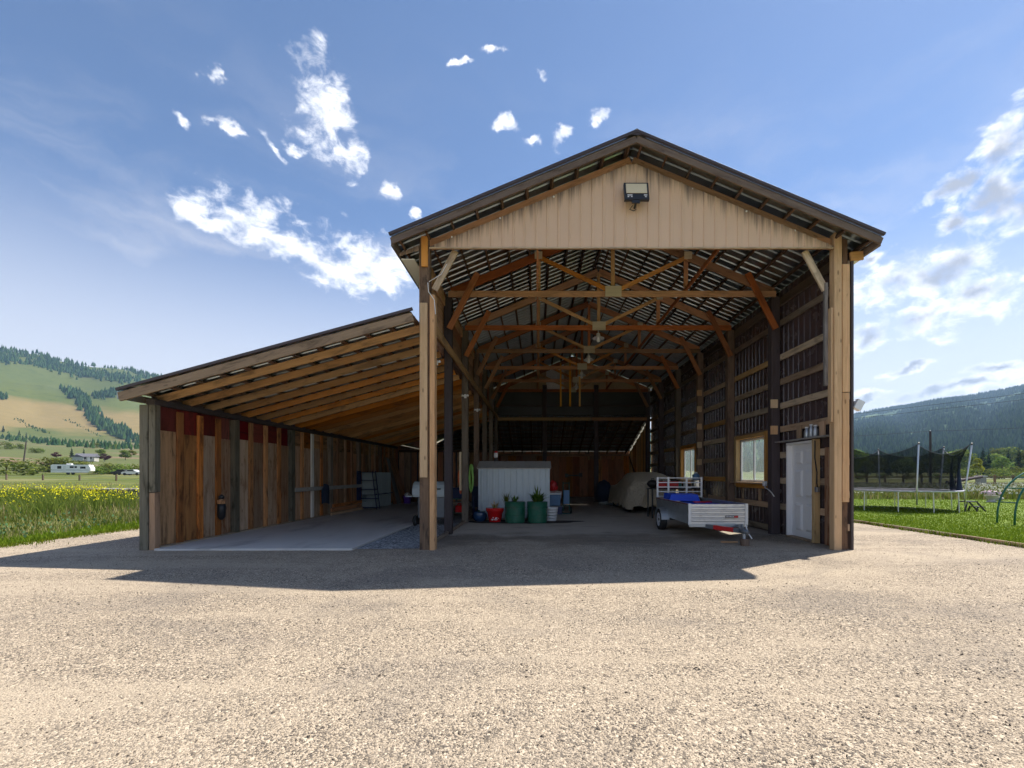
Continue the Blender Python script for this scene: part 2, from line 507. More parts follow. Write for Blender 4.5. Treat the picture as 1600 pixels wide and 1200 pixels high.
# tan gable sheet with dark run-off stains below the rake
m, nt, b = new_mat('tan_gable_sheet')
pos = nd(nt, 'ShaderNodeNewGeometry').outputs['Position']
sp = nd(nt, 'ShaderNodeSeparateXYZ', {0: pos})
below = mth(nt, 'SUBTRACT', mth(nt, 'MULTIPLY_ADD', mth(nt, 'ABSOLUTE', mth(nt, 'SUBTRACT', sp.outputs[0], 1.77)), -0.4155, 7.32), sp.outputs[2])
st = noise(nt, vmth(nt, 'MULTIPLY', pos, (9, 9, 0.5)), 1.0, 6, 0.65)
st2 = noise(nt, vmth(nt, 'MULTIPLY', pos, (30, 30, 0.9)), 1.0, 3, 0.6)
reach = mth(nt, 'MULTIPLY_ADD', st, 0.95, mth(nt, 'MULTIPLY', st2, 0.35))
stain = sstep(nt, mth(nt, 'SUBTRACT', mth(nt, 'SUBTRACT', reach, 0.36), below), -0.10, 0.42, 0, 0.85)
c = mixc(nt, noise(nt, pos, 1.6, 4), (0.72, 0.515, 0.355), (0.65, 0.46, 0.315))
c = mixc(nt, sstep(nt, st2, 0.55, 0.8, 0, 0.18), c, (0.30, 0.22, 0.16))
c = mixc(nt, stain, c, (0.045, 0.038, 0.042))
setb(nt, b, color=c, rough=0.45, spec=0.4)
M['tan_metal'] = m

# car cover cloth
m, nt, b = new_mat('beige_car_cover')
tco = nd(nt, 'ShaderNodeTexCoord').outputs['Object']
n = noise(nt, tco, 3.0, 5, 0.6)
setb(nt, b, color=mixc(nt, n, (0.54, 0.46, 0.33), (0.66, 0.57, 0.43)), rough=0.8, spec=0.2, normal=bump(nt, noise(nt, vmth(nt, 'MULTIPLY', tco, (2, 2.6, 0.8)), 3.4, 5, 0.55, 2.2), 0.9, 0.14))
M['cover'] = m


def gravel_colour(nt, pos, tint_a, tint_b, dark, sc=1.0):
    v1 = voro(nt, pos, 150.0 * sc)
    v2 = voro(nt, pos, 72.0 * sc)
    big = noise(nt, pos, 0.35, 5, 0.6, 0.4)
    mid = noise(nt, pos, 3.0, 5, 0.65)
    s1 = nd(nt, 'ShaderNodeSeparateColor', {0: v1.outputs['Color']})
    s2 = nd(nt, 'ShaderNodeSeparateColor', {0: v2.outputs['Color']})
    c = mixc(nt, s1.outputs[0], tint_a, tint_b)
    c = mixc(nt, sstep(nt, s1.outputs[1], 0.55, 0.88, 0, 0.92), c, dark)
    c = mixc(nt, sstep(nt, s2.outputs[0], 0.70, 0.88, 0, 0.85), c, dark)
    c = mixc(nt, sstep(nt, s2.outputs[1], 0.84, 0.97, 0, 0.55), c, [min(1, x * 1.55) for x in tint_b])
    dust = sstep(nt, mth(nt, 'MULTIPLY_ADD', mid, 0.5, mth(nt, 'MULTIPLY', big, 0.7)), 0.50, 0.80, 0, 0.50)
    c = mixc(nt, dust, c, [(x + y) * 0.56 for x, y in zip(tint_a, tint_b)])
    h = mth(nt, 'ADD', mth(nt, 'MULTIPLY', v1.outputs['Distance'], -0.5), mth(nt, 'MULTIPLY', v2.outputs['Distance'], -0.9))
    h = mth(nt, 'MULTIPLY_ADD', mid, 0.5, h)
    return c, h, dust


# yard gravel: tan crushed stone, turning to packed dirt under the roof
m, nt, b = new_mat('yard_gravel')
pos = nd(nt, 'ShaderNodeNewGeometry').outputs['Position']
sp = nd(nt, 'ShaderNodeSeparateXYZ', {0: pos})
c, h, dust = gravel_colour(nt, pos, (0.32, 0.253, 0.18), (0.63, 0.52, 0.392), (0.080, 0.070, 0.062))
lane = noise(nt, vmth(nt, 'MULTIPLY', pos, (0.10, 0.75, 1)), 1.0, 4, 0.55, 0.9)
c = mixc(nt, sstep(nt, lane, 0.48, 0.62, 0, 0.58), c, (0.50, 0.41, 0.305))
patch = noise(nt, vmth(nt, 'MULTIPLY', pos, (0.5, 0.8, 1)), 0.8, 6, 0.65, 0.6)
c = mixc(nt, sstep(nt, patch, 0.48, 0.66, 0, 0.75), c, mixc(nt, 0.5, c, (0.17, 0.15, 0.135)))
edge = noise(nt, pos, 0.9, 5, 0.6)
yy = mth(nt, 'MULTIPLY_ADD', edge, 3.2, sp.outputs[1])
inx = mth(nt, 'MULTIPLY', sstep(nt, sp.outputs[0], -2.3, -2.0), sstep(nt, sp.outputs[0], 5.9, 5.6))
dirt = mth(nt, 'MULTIPLY', sstep(nt, yy, 11.4, 13.2), inx)
dn = noise(nt, pos, 2.2, 6, 0.65)
dcol = mixc(nt, dn, (0.48, 0.41, 0.325), (0.64, 0.56, 0.46))
dcol = mixc(nt, sstep(nt, noise(nt, vmth(nt, 'MULTIPLY', pos, (0.7, 1.6, 1)), 1.1, 4, 0.6), 0.55, 0.72, 0, 0.5), dcol, (0.20, 0.15, 0.11))
dark_band = mth(nt, 'MULTIPLY', mth(nt, 'MULTIPLY', sstep(nt, yy, 10.4, 11.3), sstep(nt, yy, 12.6, 11.6)), inx)  # darker band across the bay where gravel meets packed dirt
c = mixc(nt, dirt, c, dcol)
c = mixc(nt, mth(nt, 'MULTIPLY', dark_band, 0.45), c, (0.12, 0.095, 0.075))
hh = mth(nt, 'MULTIPLY', h, mth(nt, 'MULTIPLY_ADD', dirt, -0.85, 1.0))
setb(nt, b, color=c, rough=0.92, spec=0.15, normal=bump(nt, hh, 1.0, 0.008))
M['gravel'] = m

m, nt, b = new_mat('blue_grey_crushed_stone')
pos = nd(nt, 'ShaderNodeNewGeometry').outputs['Position']
c, h, dust = gravel_colour(nt, pos, (0.22, 0.25, 0.27), (0.56, 0.58, 0.60), (0.06, 0.065, 0.07), 0.3)
setb(nt, b, color=c, rough=0.85, spec=0.2, normal=bump(nt, h, 1.0, 0.02))
M['crushed'] = m

m, nt, b = new_mat('concrete')
pos = nd(nt, 'ShaderNodeNewGeometry').outputs['Position']
n1 = noise(nt, vmth(nt, 'MULTIPLY', pos, (1, 0.45, 1)), 0.9, 6, 0.65, 0.5)
n2 = noise(nt, pos, 22.0, 4, 0.6)
c = mixc(nt, n1, (0.54, 0.52, 0.49), (0.68, 0.655, 0.62))
c = mixc(nt, sstep(nt, noise(nt, vmth(nt, 'MULTIPLY', pos, (0.7, 0.25, 1)), 2.0, 5, 0.6), 0.54, 0.72, 0, 0.5), c, (0.22, 0.21, 0.205))
c = mixc(nt, sstep(nt, n2, 0.6, 0.8, 0, 0.2), c, (0.2, 0.19, 0.18))
setb(nt, b, color=c, rough=0.8, spec=0.25, normal=bump(nt, n2, 0.2, 0.004))
M['concrete'] = m

m, nt, b = new_mat('mown_lawn')
pos = nd(nt, 'ShaderNodeNewGeometry').outputs['Position']
n1 = noise(nt, pos, 0.5, 5, 0.6)
n2 = noise(nt, vmth(nt, 'MULTIPLY', pos, (40, 40, 40)), 1.0, 3, 0.6)
c = mixc(nt, n1, (0.12, 0.19, 0.014), (0.20, 0.265, 0.023))
c = mixc(nt, mth(nt, 'MULTIPLY', n2, 0.6), c, (0.07, 0.12, 0.010))
c = mixc(nt, sstep(nt, noise(nt, pos, 1.3, 5, 0.65), 0.54, 0.72, 0, 0.55), c, (0.25, 0.24, 0.07))
setb(nt, b, color=c, rough=0.8, spec=0.15, normal=bump(nt, n2, 0.8, 0.03))
M['lawn'] = m

# open ground: meadow, fields, grassy hill and forest floor by place
m, nt, b = new_mat('meadow_and_hills')
pos = nd(nt, 'ShaderNodeNewGeometry').outputs['Position']
sp = nd(nt, 'ShaderNodeSeparateXYZ', {0: pos})
X, Y, Z = sp.outputs
n_far = noise(nt, pos, 0.006, 7, 0.6, 0.4)
n_mid = noise(nt, pos, 0.05, 6, 0.6)
n_near = noise(nt, pos, 0.9, 6, 0.65)
n_str = noise(nt, vmth(nt, 'MULTIPLY', pos, (0.006, 0.03, 0.02)), 1.0, 4, 0.6)
mead = mixc(nt, n_near, (0.055, 0.09, 0.016), (0.14, 0.155, 0.04))
mead = mixc(nt, sstep(nt, n_mid, 0.45, 0.65, 0, 0.75), mead, (0.25, 0.23, 0.10))
fieldc = mixc(nt, n_str, (0.075, 0.105, 0.034), (0.165, 0.165, 0.068))
fieldc = mixc(nt, sstep(nt, n_str, 0.52, 0.60, 0, 0.9), fieldc, (0.24, 0.155, 0.11))
c = mixc(nt, sstep(nt, Z, 0.9, 3.0), mead, fieldc)
grass = mixc(nt, n_far, (0.065, 0.095, 0.022), (0.135, 0.15, 0.042))
grass = mixc(nt, sstep(nt, n_mid, 0.50, 0.70, 0, 0.7), grass, (0.06, 0.085, 0.026))
tan = mixc(nt, n_mid, (0.19, 0.145, 0.058), (0.28, 0.21, 0.09))
zt = mth(nt, 'MULTIPLY_ADD', n_far, 90.0, mth(nt, 'SUBTRACT', Z, 45.0))
hill = mixc(nt, mth(nt, 'MULTIPLY', sstep(nt, zt, 66, 82), sstep(nt, zt, 172, 140)), grass, tan)
c = mixc(nt, sstep(nt, Z, 45, 75), c, hill)
forest = mixc(nt, n_far, (0.022, 0.055, 0.020), (0.06, 0.11, 0.03))
forest = mixc(nt, sstep(nt, noise(nt, vmth(nt, 'MULTIPLY', pos, (0.8, 0.8, 3.0)), 0.0045, 5, 0.6), 0.60, 0.68, 0, 0.85), forest, (0.15, 0.20, 0.06))
c = mixc(nt, mth(nt, 'MULTIPLY', sstep(nt, Z, 8, 30), sstep(nt, X, 0, 300)), c, forest)
setb(nt, b, color=c, rough=0.95, spec=0.1)
M['ground'] = m


def leaf(name, a_, b_, trans=0.35):
    m, nt, b = new_mat(name)
    rn = nd(nt, 'ShaderNodeObjectInfo').outputs['Random']
    pos = nd(nt, 'ShaderNodeNewGeometry')
    isl = pos.outputs['Random Per Island']
    c = mixc(nt, isl, a_, b_)
    hv = nd(nt, 'ShaderNodeHueSaturation', {'Color': c, 'Hue': mth(nt, 'MULTIPLY_ADD', rn, 0.03, 0.485), 'Value': mth(nt, 'MULTIPLY_ADD', rn, 0.5, 0.75)})
    di = nd(nt, 'ShaderNodeBsdfDiffuse', {'Color': hv.outputs[0]})
    tl = nd(nt, 'ShaderNodeBsdfTranslucent', {'Color': hv.outputs[0]})
    a = nd(nt, 'ShaderNodeMixShader', {0: trans, 1: di.outputs[0], 2: tl.outputs[0]})
    nt.links.new(a.outputs[0], nt.nodes['Material Output'].inputs[0])
    return m


M['leaf_dark'] = leaf('conifer_needles', (0.018, 0.048, 0.022), (0.045, 0.085, 0.030), 0.15)
M['leaf_mid'] = leaf('deciduous_leaves', (0.08, 0.15, 0.03), (0.25, 0.31, 0.07), 0.5)
M['leaf_olive'] = leaf('olive_shrub_leaves', (0.085, 0.12, 0.022), (0.20, 0.22, 0.05))
M['leaf_yellow'] = leaf('yellow_green_leaves', (0.22, 0.24, 0.02), (0.36, 0.36, 0.04))
M['leaf_plum'] = leaf('plum_leaves', (0.06, 0.02, 0.03), (0.10, 0.04, 0.05))
M['forest'] = leaf('forest_needles', (0.016, 0.046, 0.022), (0.07, 0.12, 0.035), 0.1)
M['blade'] = leaf('grass_blades', (0.095, 0.155, 0.012), (0.20, 0.26, 0.026), 0.4)
M['broad'] = leaf('blue_green_broad_leaves', (0.05, 0.12, 0.045), (0.16, 0.25, 0.12), 0.35)
M['weed'] = leaf('tall_weed_leaves', (0.065, 0.11, 0.018), (0.22, 0.26, 0.055), 0.4)
M['straw'] = leaf('dry_grass_stems', (0.24, 0.21, 0.085), (0.38, 0.34, 0.17), 0.4)
M['mustard'] = leaf('yellow_mustard_flowers', (0.62, 0.52, 0.02), (0.80, 0.70, 0.05), 0.3)
M['white_fl'] = leaf('white_wildflowers', (0.55, 0.58, 0.45), (0.75, 0.75, 0.65), 0.3)
M['plant'] = leaf('pot_plant_leaves', (0.05, 0.14, 0.02), (0.16, 0.28, 0.05), 0.35)
M['plant_dry'] = leaf('wilted_leaves', (0.42, 0.30, 0.14), (0.60, 0.48, 0.30), 0.3)
M['pebble'] = leaf('loose_stones', (0.07, 0.06, 0.05), (0.42, 0.355, 0.275), 0.0)
# ---------------------------------------------------------------- terrain
def lerp_tab(tab, x):
    if x <= tab[0][0]: return tab[0][1]
    for (a, fa), (b, fb) in zip(tab, tab[1:]):
        if x <= b: return fa + (fb - fa) * (x - a) / (b - a)
    return tab[-1][1]


def sm(a, b, x):
    t = min(1, max(0, (x - a) / (b - a)))
    return t * t * (3 - 2 * t)


RIDGE = [(-1.6, .30), (-1.2, .280), (-1.11, .2686), (-1.03, .246), (-.936, .238), (-.886, .229), (-.83, .215), (-.6, .16), (-.3, .12), (0, .10), (.4, .10), (.7, .131),
         (.771, .144), (.871, .1586), (.97, .174), (1.086, .194), (1.25, .215), (1.6, .24)]
LEFT = [(45, 0), (87, .25), (172, 1.3), (290, 6.5), (580, 25), (1000, 52), (1150, 64)]
RIGHT = [(45, 0), (200, 0.0), (270, .3), (480, 3), (700, 8), (900, 24)]


def terr(x, y):
    r = math.hypot(x, y)
    if r < 45: return 0.0
    th = math.atan2(x, y)
    w = sm(R(-35), R(35), th)
    back = sm(R(75), R(110), abs(th))
    u = math.tan(max(-1.01, min(1.01, th)))
    foot = 1150 + (900 - 1150) * w
    top = 2300 + 1100 * w
    zf = lerp_tab(LEFT, min(r, foot)) * (1 - w) + lerp_tab(RIGHT, min(r, foot)) * w
    if r > foot:
        zr = lerp_tab(RIDGE, u) * top * math.cos(max(-1.01, min(1.01, th))) + CAMZ
        z0 = zf
        s = (r - foot) / (top - foot)
        if s < 1:
            n = mnoise.fractal(Vector((x / 420, y / 420, 3.1)), 0.9, 2.0, 5)
            g = 1 - abs(mnoise.noise(Vector((th * 9 + 2.2, r / 2600, 0.4)))) * 2
            z = z0 + (zr - z0) * (s ** 0.92)
            z += (n * 26 - max(0, g) * 34) * math.sin(math.pi * min(1, s)) ** 0.8
        else:
            z = max(30.0, zr - (r - top) * 0.16)
        zf = z
    return zf * (1 - back) + back * min(zf, 60 * sm(300, 2500, r))


def hit(px, py):
    """where the line of sight at a photo pixel meets the terrain"""
    d = Vector(((px - 840) / 700, 1.0, (741 - py) / 700))
    y = 30.0
    while y < 4200:
        p = d * y + Vector((0, 0, CAMZ))
        if p.z <= terr(p.x, p.y): return Vector((p.x, p.y, terr(p.x, p.y)))
        y *= 1.01
    return None


angs = []
a = -180.0
while a < 180:
    angs.append(a)
    a += 0.45 if (-62 < a < -30 or 28 < a < 60) else 2.0
radii = [0.0, 6, 12, 20, 30, 45]
r_ = 45.0
while r_ < 4400:
    r_ *= 1.035
    radii.append(r_)
vs, fs = [(0, 0, -0.03)], []
na = len(angs)
for r_ in radii[1:]:
    for a in angs:
        x, y = r_ * math.sin(R(a)), r_ * math.cos(R(a))
        vs.append((x, y, terr(x, y) - 0.03))
for j in range(na):
    fs.append((0, 1 + (j + 1) % na, 1 + j))
for i in range(len(radii) - 2):
    for j in range(na):
        j2 = (j + 1) % na
        fs.append((1 + i * na + j, 1 + i * na + j2, 1 + (i + 1) * na + j2, 1 + (i + 1) * na + j))
ground = mesh_obj('ground', vs, fs, M['ground'], smooth=True)
tag(ground, kind='structure')


def sheet(name, pts, z, mat, kind='structure'):
    o = mesh_obj(name, [(x, y, z) for x, y in pts], [tuple(range(len(pts)))], mat)
    return tag(o, kind=kind)


def wob(x, y, a=0.12):
    return a * mnoise.noise(Vector((x * 0.5, y * 0.5, 7.7)))


# gravel yard, its two long edges slightly irregular
le, re = [], []
y = -25.0
while y <= 46:
    le.append((-10.35 - 0.02 * y + wob(-10, y, .22), y))
    re.append((9.55 - 0.015 * y + wob(9, y, .05), y))
    y += 0.5
sheet('gravel_yard', re + le[::-1], 0.0, M['gravel'])
# lawn on the right
pts = [(x + 0.02, y) for x, y in re if -25 <= y <= 30]
sheet('lawn', [(60, -25), (60, 24)] + [(40, 25.5), (24, 24.6), (18, 25.2)] + pts[::-1], 0.010, M['lawn'])
# timber edging between gravel and lawn: separate lengths
edging = thing('lawn_edging', (9.4, 10, 0), 'thin timber edging strip between the gravel yard and the lawn', 'edging')
y = 3.0
while y < 20:
    x0, x1 = 9.55 - .015 * y + wob(9, y, .05), 9.55 - .015 * (y + 2.4) + wob(9, y + 2.4, .05)
    board('edging_board', edging, (x0, y, 0.03), (x1, y + 2.38, 0.03), 0.03, 0.10, M['girt'], (0, 0, 1))
    y += 2.4
sheet('concrete_slab', [(-7.12, 8.32), (-3.46, 8.36), (-3.44, 22.7), (-7.12, 22.7)], 0.035, M['concrete'])
mesh_obj('slab_edge', [(-7.12, 8.32, -.02), (-3.46, 8.36, -.02), (-3.46, 8.36, .035), (-7.12, 8.32, .035), (-3.44, 22.7, -.02), (-3.44, 22.7, .035)],
         [(0, 1, 2, 3), (1, 4, 5, 2)], M['concrete'])
tag(bpy.data.objects['slab_edge'], kind='structure')
sheet('crushed_stone_strip', [(-3.43, 8.45), (-2.25, 8.5), (-2.25, 22.7), (-3.43, 22.7)], 0.012, M['crushed'])
# spilled soil round the plant pots
pts = []
for i in range(40):
    a = i / 40 * 2 * math.pi
    k = 1 + 0.22 * mnoise.noise(Vector((math.cos(a) * 1.7, math.sin(a) * 1.7, 2)))
    pts.append((-0.45 + 1.75 * k * math.cos(a), 13.35 + 0.5 * k * math.sin(a)))
sheet('spilled_soil', pts, 0.008, M['soil'])
# pale country road far right
rp = [(48, 150), (80, 143), (110, 140), (170, 136), (260, 132)]
mesh_obj('country_road', [(x, y - 3.5, terr(x, y) + .06) for x, y in rp] + [(x, y + 3.5, terr(x, y) + .06) for x, y in rp[::-1]],
         [tuple(range(10))], M['concrete'])
tag(bpy.data.objects['country_road'], kind='structure')

# ---------------------------------------------------------------- pole barn
barn = thing('pole_barn', (1.77, 8.4, 0), 'tall open-fronted timber pole barn with metal roof and a side lean-to', 'barn')
FR, RX, SL = 8.4, 1.77, 0.4155
BAYS = [8.45, 10.6, 13.04, 15.48, 17.92, 20.36, 22.8]
PXL, PXR = -2.12, 5.63


def zr(x): return 7.50 - SL * abs(x - RX)          # underside of main roof sheets
def zl(x): return 2.93 + 0.272 * (x + 7.46)        # underside of lean-to sheets


def ribbed(name, width, length, mat, parent, Mx, rib=0.225, rh=0.026, zt=None, zb=None, rw=0.055):
    """profiled metal sheet: local x across the ribs, y along them, z out; zt/zb give the end lines"""
    xs = [0.0]
    n = max(1, round(width / rib))
    st = width / n
    prof = []
    for i in range(n):
        c = (i + 0.5) * st
        prof += [(c - rw / 2, 0), (c - rw / 4, rh), (c + rw / 4, rh), (c + rw / 2, 0)]
    prof = [(0, 0)] + prof + [(width, 0)]
    vs, fs = [], []
    for (x, z) in prof:
        vs.append((x, zb(x) if zb else 0.0, z))
        vs.append((x, zt(x) if zt else length, z))
    for i in range(len(prof) - 1):
        fs.append((2 * i, 2 * i + 2, 2 * i + 3, 2 * i + 1))
    return mesh_obj(name, vs, fs, mat, parent, Mx)


def axes(o, x, y, z):
    Mx = Matrix((Vector(x).normalized(), Vector(y).normalized(), Vector(z).normalized())).transposed().to_4x4()
    Mx.translation = o
    return Mx


def share(first, name, parent, Mx):
    return link(bpy.data.objects.new(name, first.data), parent, Mx)


# main roof: sheets, purlins, ridge cap, rake boards
half = 4.39
for s in (-1, 1):
    first = None
    nsh, y0, wd = 16, 8.0, 15.0 / 16
    dn = Vector((s, 0, -SL)).normalized()
    for i in range(nsh):
        # x across = +Y ; y along = down slope ; z = outward normal
        o = Vector((RX, y0 + i * wd, 7.50))
        if s == 1:
            Mx = axes(o + Vector((0, wd, 0)), (0, -1, 0), dn, Vector((0, -1, 0)).cross(dn))
        else:
            Mx = axes(o, (0, 1, 0), dn, Vector((0, 1, 0)).cross(dn))
        if first is None:
            first = ribbed('roof_sheet', wd, half * math.sqrt(1 + SL * SL), M['roof_under'], barn, Mx, rib=wd / 4)
        else:
            share(first, 'roof_sheet', barn, Mx)
    for k in range(10):
        dx = 0.12 + k * 0.462
        x = RX + s * dx
        z = zr(x) - 0.048
        board('purlin', barn, (x, 8.06, z), (x, 22.95, z), 0.04, 0.09, M['purlin'], (s * SL, 0, 1))
    # rake board and dark trim above it
    e = RX + s * half
    board('rake_board', barn, (RX, 8.02, 7.50 - 0.085), (e, 8.02, zr(e) - 0.085), 0.115, 0.04, M['fascia'], (0, 1, 0))
    board('rake_trim', barn, (RX, 7.985, 7.535), (e + s * .03, 7.985, zr(e) + 0.022), 0.05, 0.05, M['ridge_metal'], (0, 1, 0))
    # eave board along the side
    abox('eave_board', barn, e - 0.02 * (s > 0) - .02, e + .02 * (s < 0) + .02, 8.06, 22.9, zr(e) - 0.15, zr(e) - 0.012, M['fascia'])
    # cream soffit under the side eave
    x0, x1 = (e + .05, PXL - .2) if s < 0 else (PXR + .26, e - .05)
    abox('soffit', barn, x0, x1, 8.45, 22.7, 5.47, 5.485, M['soffit'])
mesh_obj('ridge_cap', [(RX - .18, 7.97, 7.475), (RX, 7.97, 7.575), (RX + .18, 7.97, 7.475), (RX - .18, 23.0, 7.475), (RX, 23.0, 7.575), (RX + .18, 23.0, 7.475),
                       (RX - .18, 7.97, 7.46), (RX + .18, 7.97, 7.46)], [(0, 1, 4, 3), (1, 2, 5, 4), (0, 6, 7, 2, 1)], M['ridge_metal'], barn)

# gable wall: tan sheets, clipped to the roof line
x0, x1, ns = -2.02, 5.52, 9
wd = (x1 - x0) / ns
for i in range(ns):
    xa = x0 + i * wd
    ribbed('gable_sheet', wd, 1, M['tan_metal'], barn, axes((xa, FR - 0.03, 0), (1, 0, 0), (0, 0, 1), (0, -1, 0)), rib=wd / 4, rh=0.016, rw=0.036,
           zb=lambda x: 5.656, zt=lambda x, xa=xa: max(5.67, 7.245 - SL * abs(xa + x - RX)))
board('gable_bottom_trim', barn, (x0, FR - .035, 5.645), (x1, FR - .035, 5.645), 0.025, 0.03, M['girt'], (0, 1, 0))
abox('gable_header', barn, -2.0, 5.5, FR + .02, FR + .06, 5.66, 5.86, M['beam'])
ribbed('gable_return_sheet', 0.36, 1, M['tan_metal'], barn, axes((-2.58, FR - 0.03, 0), (1, 0, 0), (0, 0, 1), (0, -1, 0)), rib=.18, rh=.016, rw=.036,
       zb=lambda x: 5.49 + .30 * x, zt=lambda x: 7.36 - SL * (RX + 2.58 - x))
board('eave_block', barn, (5.86, FR, 5.5), (6.1, FR, 5.52), 0.16, 0.04, M['beam_yellow'], (0, 1, 0))
for (x, z) in [(-1.6, 5.85), (-.7, 6.2), (.3, 6.6), (2.9, 6.75), (3.9, 6.33), (4.8, 5.97)]:
    MB().lathe([(.0, 0), (.018, .002), (.016, .012), (0, .014)], 8).build('sheet_screw', M['white_plastic'], barn, axes((x, FR - .032, z), (1, 0, 0), (0, 0, 1), (0, -1, 0)))

# trusses
for bi, y in enumerate(BAYS):
    top_mat = M['beam']
    for s in (-1, 1):
        e = RX + s * 3.80
        zc = 7.50 - 0.095 - 0.10
        board('top_chord', barn, (RX + s * .01, y, zc), (e, y, zc - SL * 3.80), 0.185, 0.045, top_mat, (0, 1, 0))
    if bi == 0:
        continue
    abox('bottom_chord', barn, PXL + .02, PXR - .02, y - .068, y - .025, 5.595, 5.735, M['beam'])
    abox('king_post', barn, RX - .045, RX + .045, y - .068, y - .026, 5.735, 7.24, M['beam_yellow'] if bi < 3 else M['beam'])
    for s in (-1, 1):
        xv = RX + s * 1.75
        abox('web_post', barn, xv - .05, xv + .05, y + .026, y + .066, 5.66, 6.55, M['beam_yellow'] if s < 0 else M['beam'])
        board('web_diagonal', barn, (RX + s * .12, y - .09, 5.74), (xv, y - .09, 6.52), 0.095, 0.04, M['beam_yellow'], (0, 1, 0))
        abox('gusset_plate', barn, xv - .09, xv + .09, y - .128, y - .114, 6.46, 6.63, M['gusset'])
        px = PXL if s < 0 else PXR
        board('knee_brace', barn, (px - s * .06, y - .13, 4.82), (px - s * .72, y - .13, 6.12), 0.14, 0.045, M['beam'], (0, 1, 0))
        abox('heel_block', barn, min(px - s * .16, px - s * .5), max(px - s * .16, px - s * .5), y - .024, y + .022, 5.60, 5.73, M['gusset'])
    abox('gusset_plate', barn, RX - .19, RX + .19, y - .142, y - .124, 5.57, 5.82, M['gusset'])
for x in (0.0, 3.5):
    abox('truss_runner', barn, x - .02, x + .02, FR + .06, 22.8, 5.74, 5.83, M['beam'])
for s, px in ((-1, PXL), (1, PXR)):
    board('knee_brace', barn, (px - s * .16, FR + .12, 4.92), (px - s * .56, FR + .12, 5.66), 0.12, 0.045, M['girt'], (0, 1, 0))

# posts
for bi, y in enumerate(BAYS):
    if bi == 0:
        continue
    abox('post', barn, PXL - .09, PXL + .09, y - .02, y + .17, -.05, 5.62, M['post_dark'] if bi == 1 else M['post'])
    abox('post', barn, PXR - .10, PXR + .10, y - .02, y + .17, -.05, 5.62, M['post_dark'] if bi in (1, 5, 6) else M['post'])
# front left post built up from an old post and fresh lumber
abox('post', barn, -2.215, -2.03, FR, FR + .18, -.05, 5.95, M['post_brown'])
abox('post_facing', barn, -2.20, -2.06, FR - .045, FR - .003, 1.36, 4.62, M['new'])
abox('post_facing', barn, -2.02, -1.925, FR - .03, FR + .16, -.03, 4.78, M['new'])
abox('post_facing', barn, -2.17, -2.05, FR - .05, FR - .012, 5.30, 5.86, M['beam_yellow'])
# front right post likewise
abox('post', barn, 5.70, 5.83, FR + .02, FR + .18, -.05, 5.95, M['post_brown'])
abox('post_facing', barn, 5.545, 5.69, FR - .03, FR + .12, -.03, 6.0, M['new'])
abox('post_facing', barn, 5.70, 5.835, FR - .03, FR + .012, 2.96, 5.35, M['new'])
abox('post_facing', barn, 5.70, 5.825, FR - .03, FR + .012, .90, 2.945, M['new'])
abox('post_facing', barn, 5.44, 5.50, FR + .08, FR + .14, 3.1, 5.05, M['grey_wood'])
abox('post_facing', barn, 5.505, 5.54, FR + .0, FR + .10, 2.4, 4.55, M['new'])
for k in range(9):
    abox('girt_end', barn, 5.838, 5.875, FR + .03, FR + .09, .35 + k * .62, .48 + k * .62, M['girt'])
abox('corner_trim', barn, 5.885, 5.93, FR + .0, FR + .12, .0, 5.6, M['ridge_metal'])

# right wall: girts between the posts
GZ = [.10, .66, 1.27, 1.87, 2.48, 3.03, 3.60, 4.18, 4.99, 5.48]
DOOR = (9.22, 10.26)
WIN = [(11.22, 12.78), (16.2, 17.7)]
for bi in range(6):
    ya, yb = BAYS[bi] + .17, BAYS[bi + 1] - .02
    for gi, z in enumerate(GZ):
        if bi == 0 and gi in (1, 2, 3):
            abox('girt', barn, 5.735, 5.775, DOOR[1] + .10, yb + .1, z - .07, z + .07, M['girt'])
            abox('girt', barn, 5.735, 5.775, ya - .1, DOOR[0] - .12, z - .07, z + .07, M['girt'])
            continue
        if bi == 0 and gi == 0:
            continue
        win = [w for w in WIN if ya - .3 < w[0] and w[1] < yb + .3]
        if win and gi in (2, 3):
            continue
        mt = M['girt']
        if (bi, gi) in ((1, 7), (3, 4), (4, 4), (2, 2), (2, 5)): mt = M['girt_yellow']
        if gi in (8, 9) or (bi, gi) in ((1, 4), (5, 6)): mt = M['post']
        abox('girt', barn, 5.735, 5.775, ya - .1, yb + .1, z - .07, z + .07, mt)
for (bi, zs) in ((1, (3.08, 2.46)), (3, (4.22, 3.66, 3.06, 2.43, 1.84))):
    for z in zs:
        abox('nailing_block', barn, PXR - .14, PXR + .02, BAYS[bi] - .07, BAYS[bi] - .024, z - .10, z + .10, M['new'])
# right wall: dark brown profiled sheets with openings
brk = [8.45]
marks = [(8.45, 9.22, None), (9.22, 10.26, 'd'), (10.26, 11.22, None), (11.22, 12.78, 'w'), (12.78, 16.2, None), (16.2, 17.7, 'w'), (17.7, 22.9, None)]
for (a, b_, kd) in marks:
    n = max(1, round((b_ - a) / 0.92))
    w_ = (b_ - a) / n
    spans = {None: [(-.03, 5.80)], 'd': [(2.13, 5.80)], 'w': [(-.03, 1.22), (2.38, 5.80)]}[kd]
    for (za, zb_) in spans:
        first = None
        for i in range(n):
            Mx = axes((5.80, a + i * w_, za), (0, 1, 0), (0, 0, 1), (1, 0, 0))
            if first is None:
                first = ribbed('wall_sheet', w_, zb_ - za, M['brown_metal'], barn, Mx, rib=.21, rh=.03, rw=.05)
            else:
                share(first, 'wall_sheet', barn, Mx)
abox('wall_plate', barn, 5.735, 5.79, 8.6, 22.8, 5.40, 5.60, M['post'])

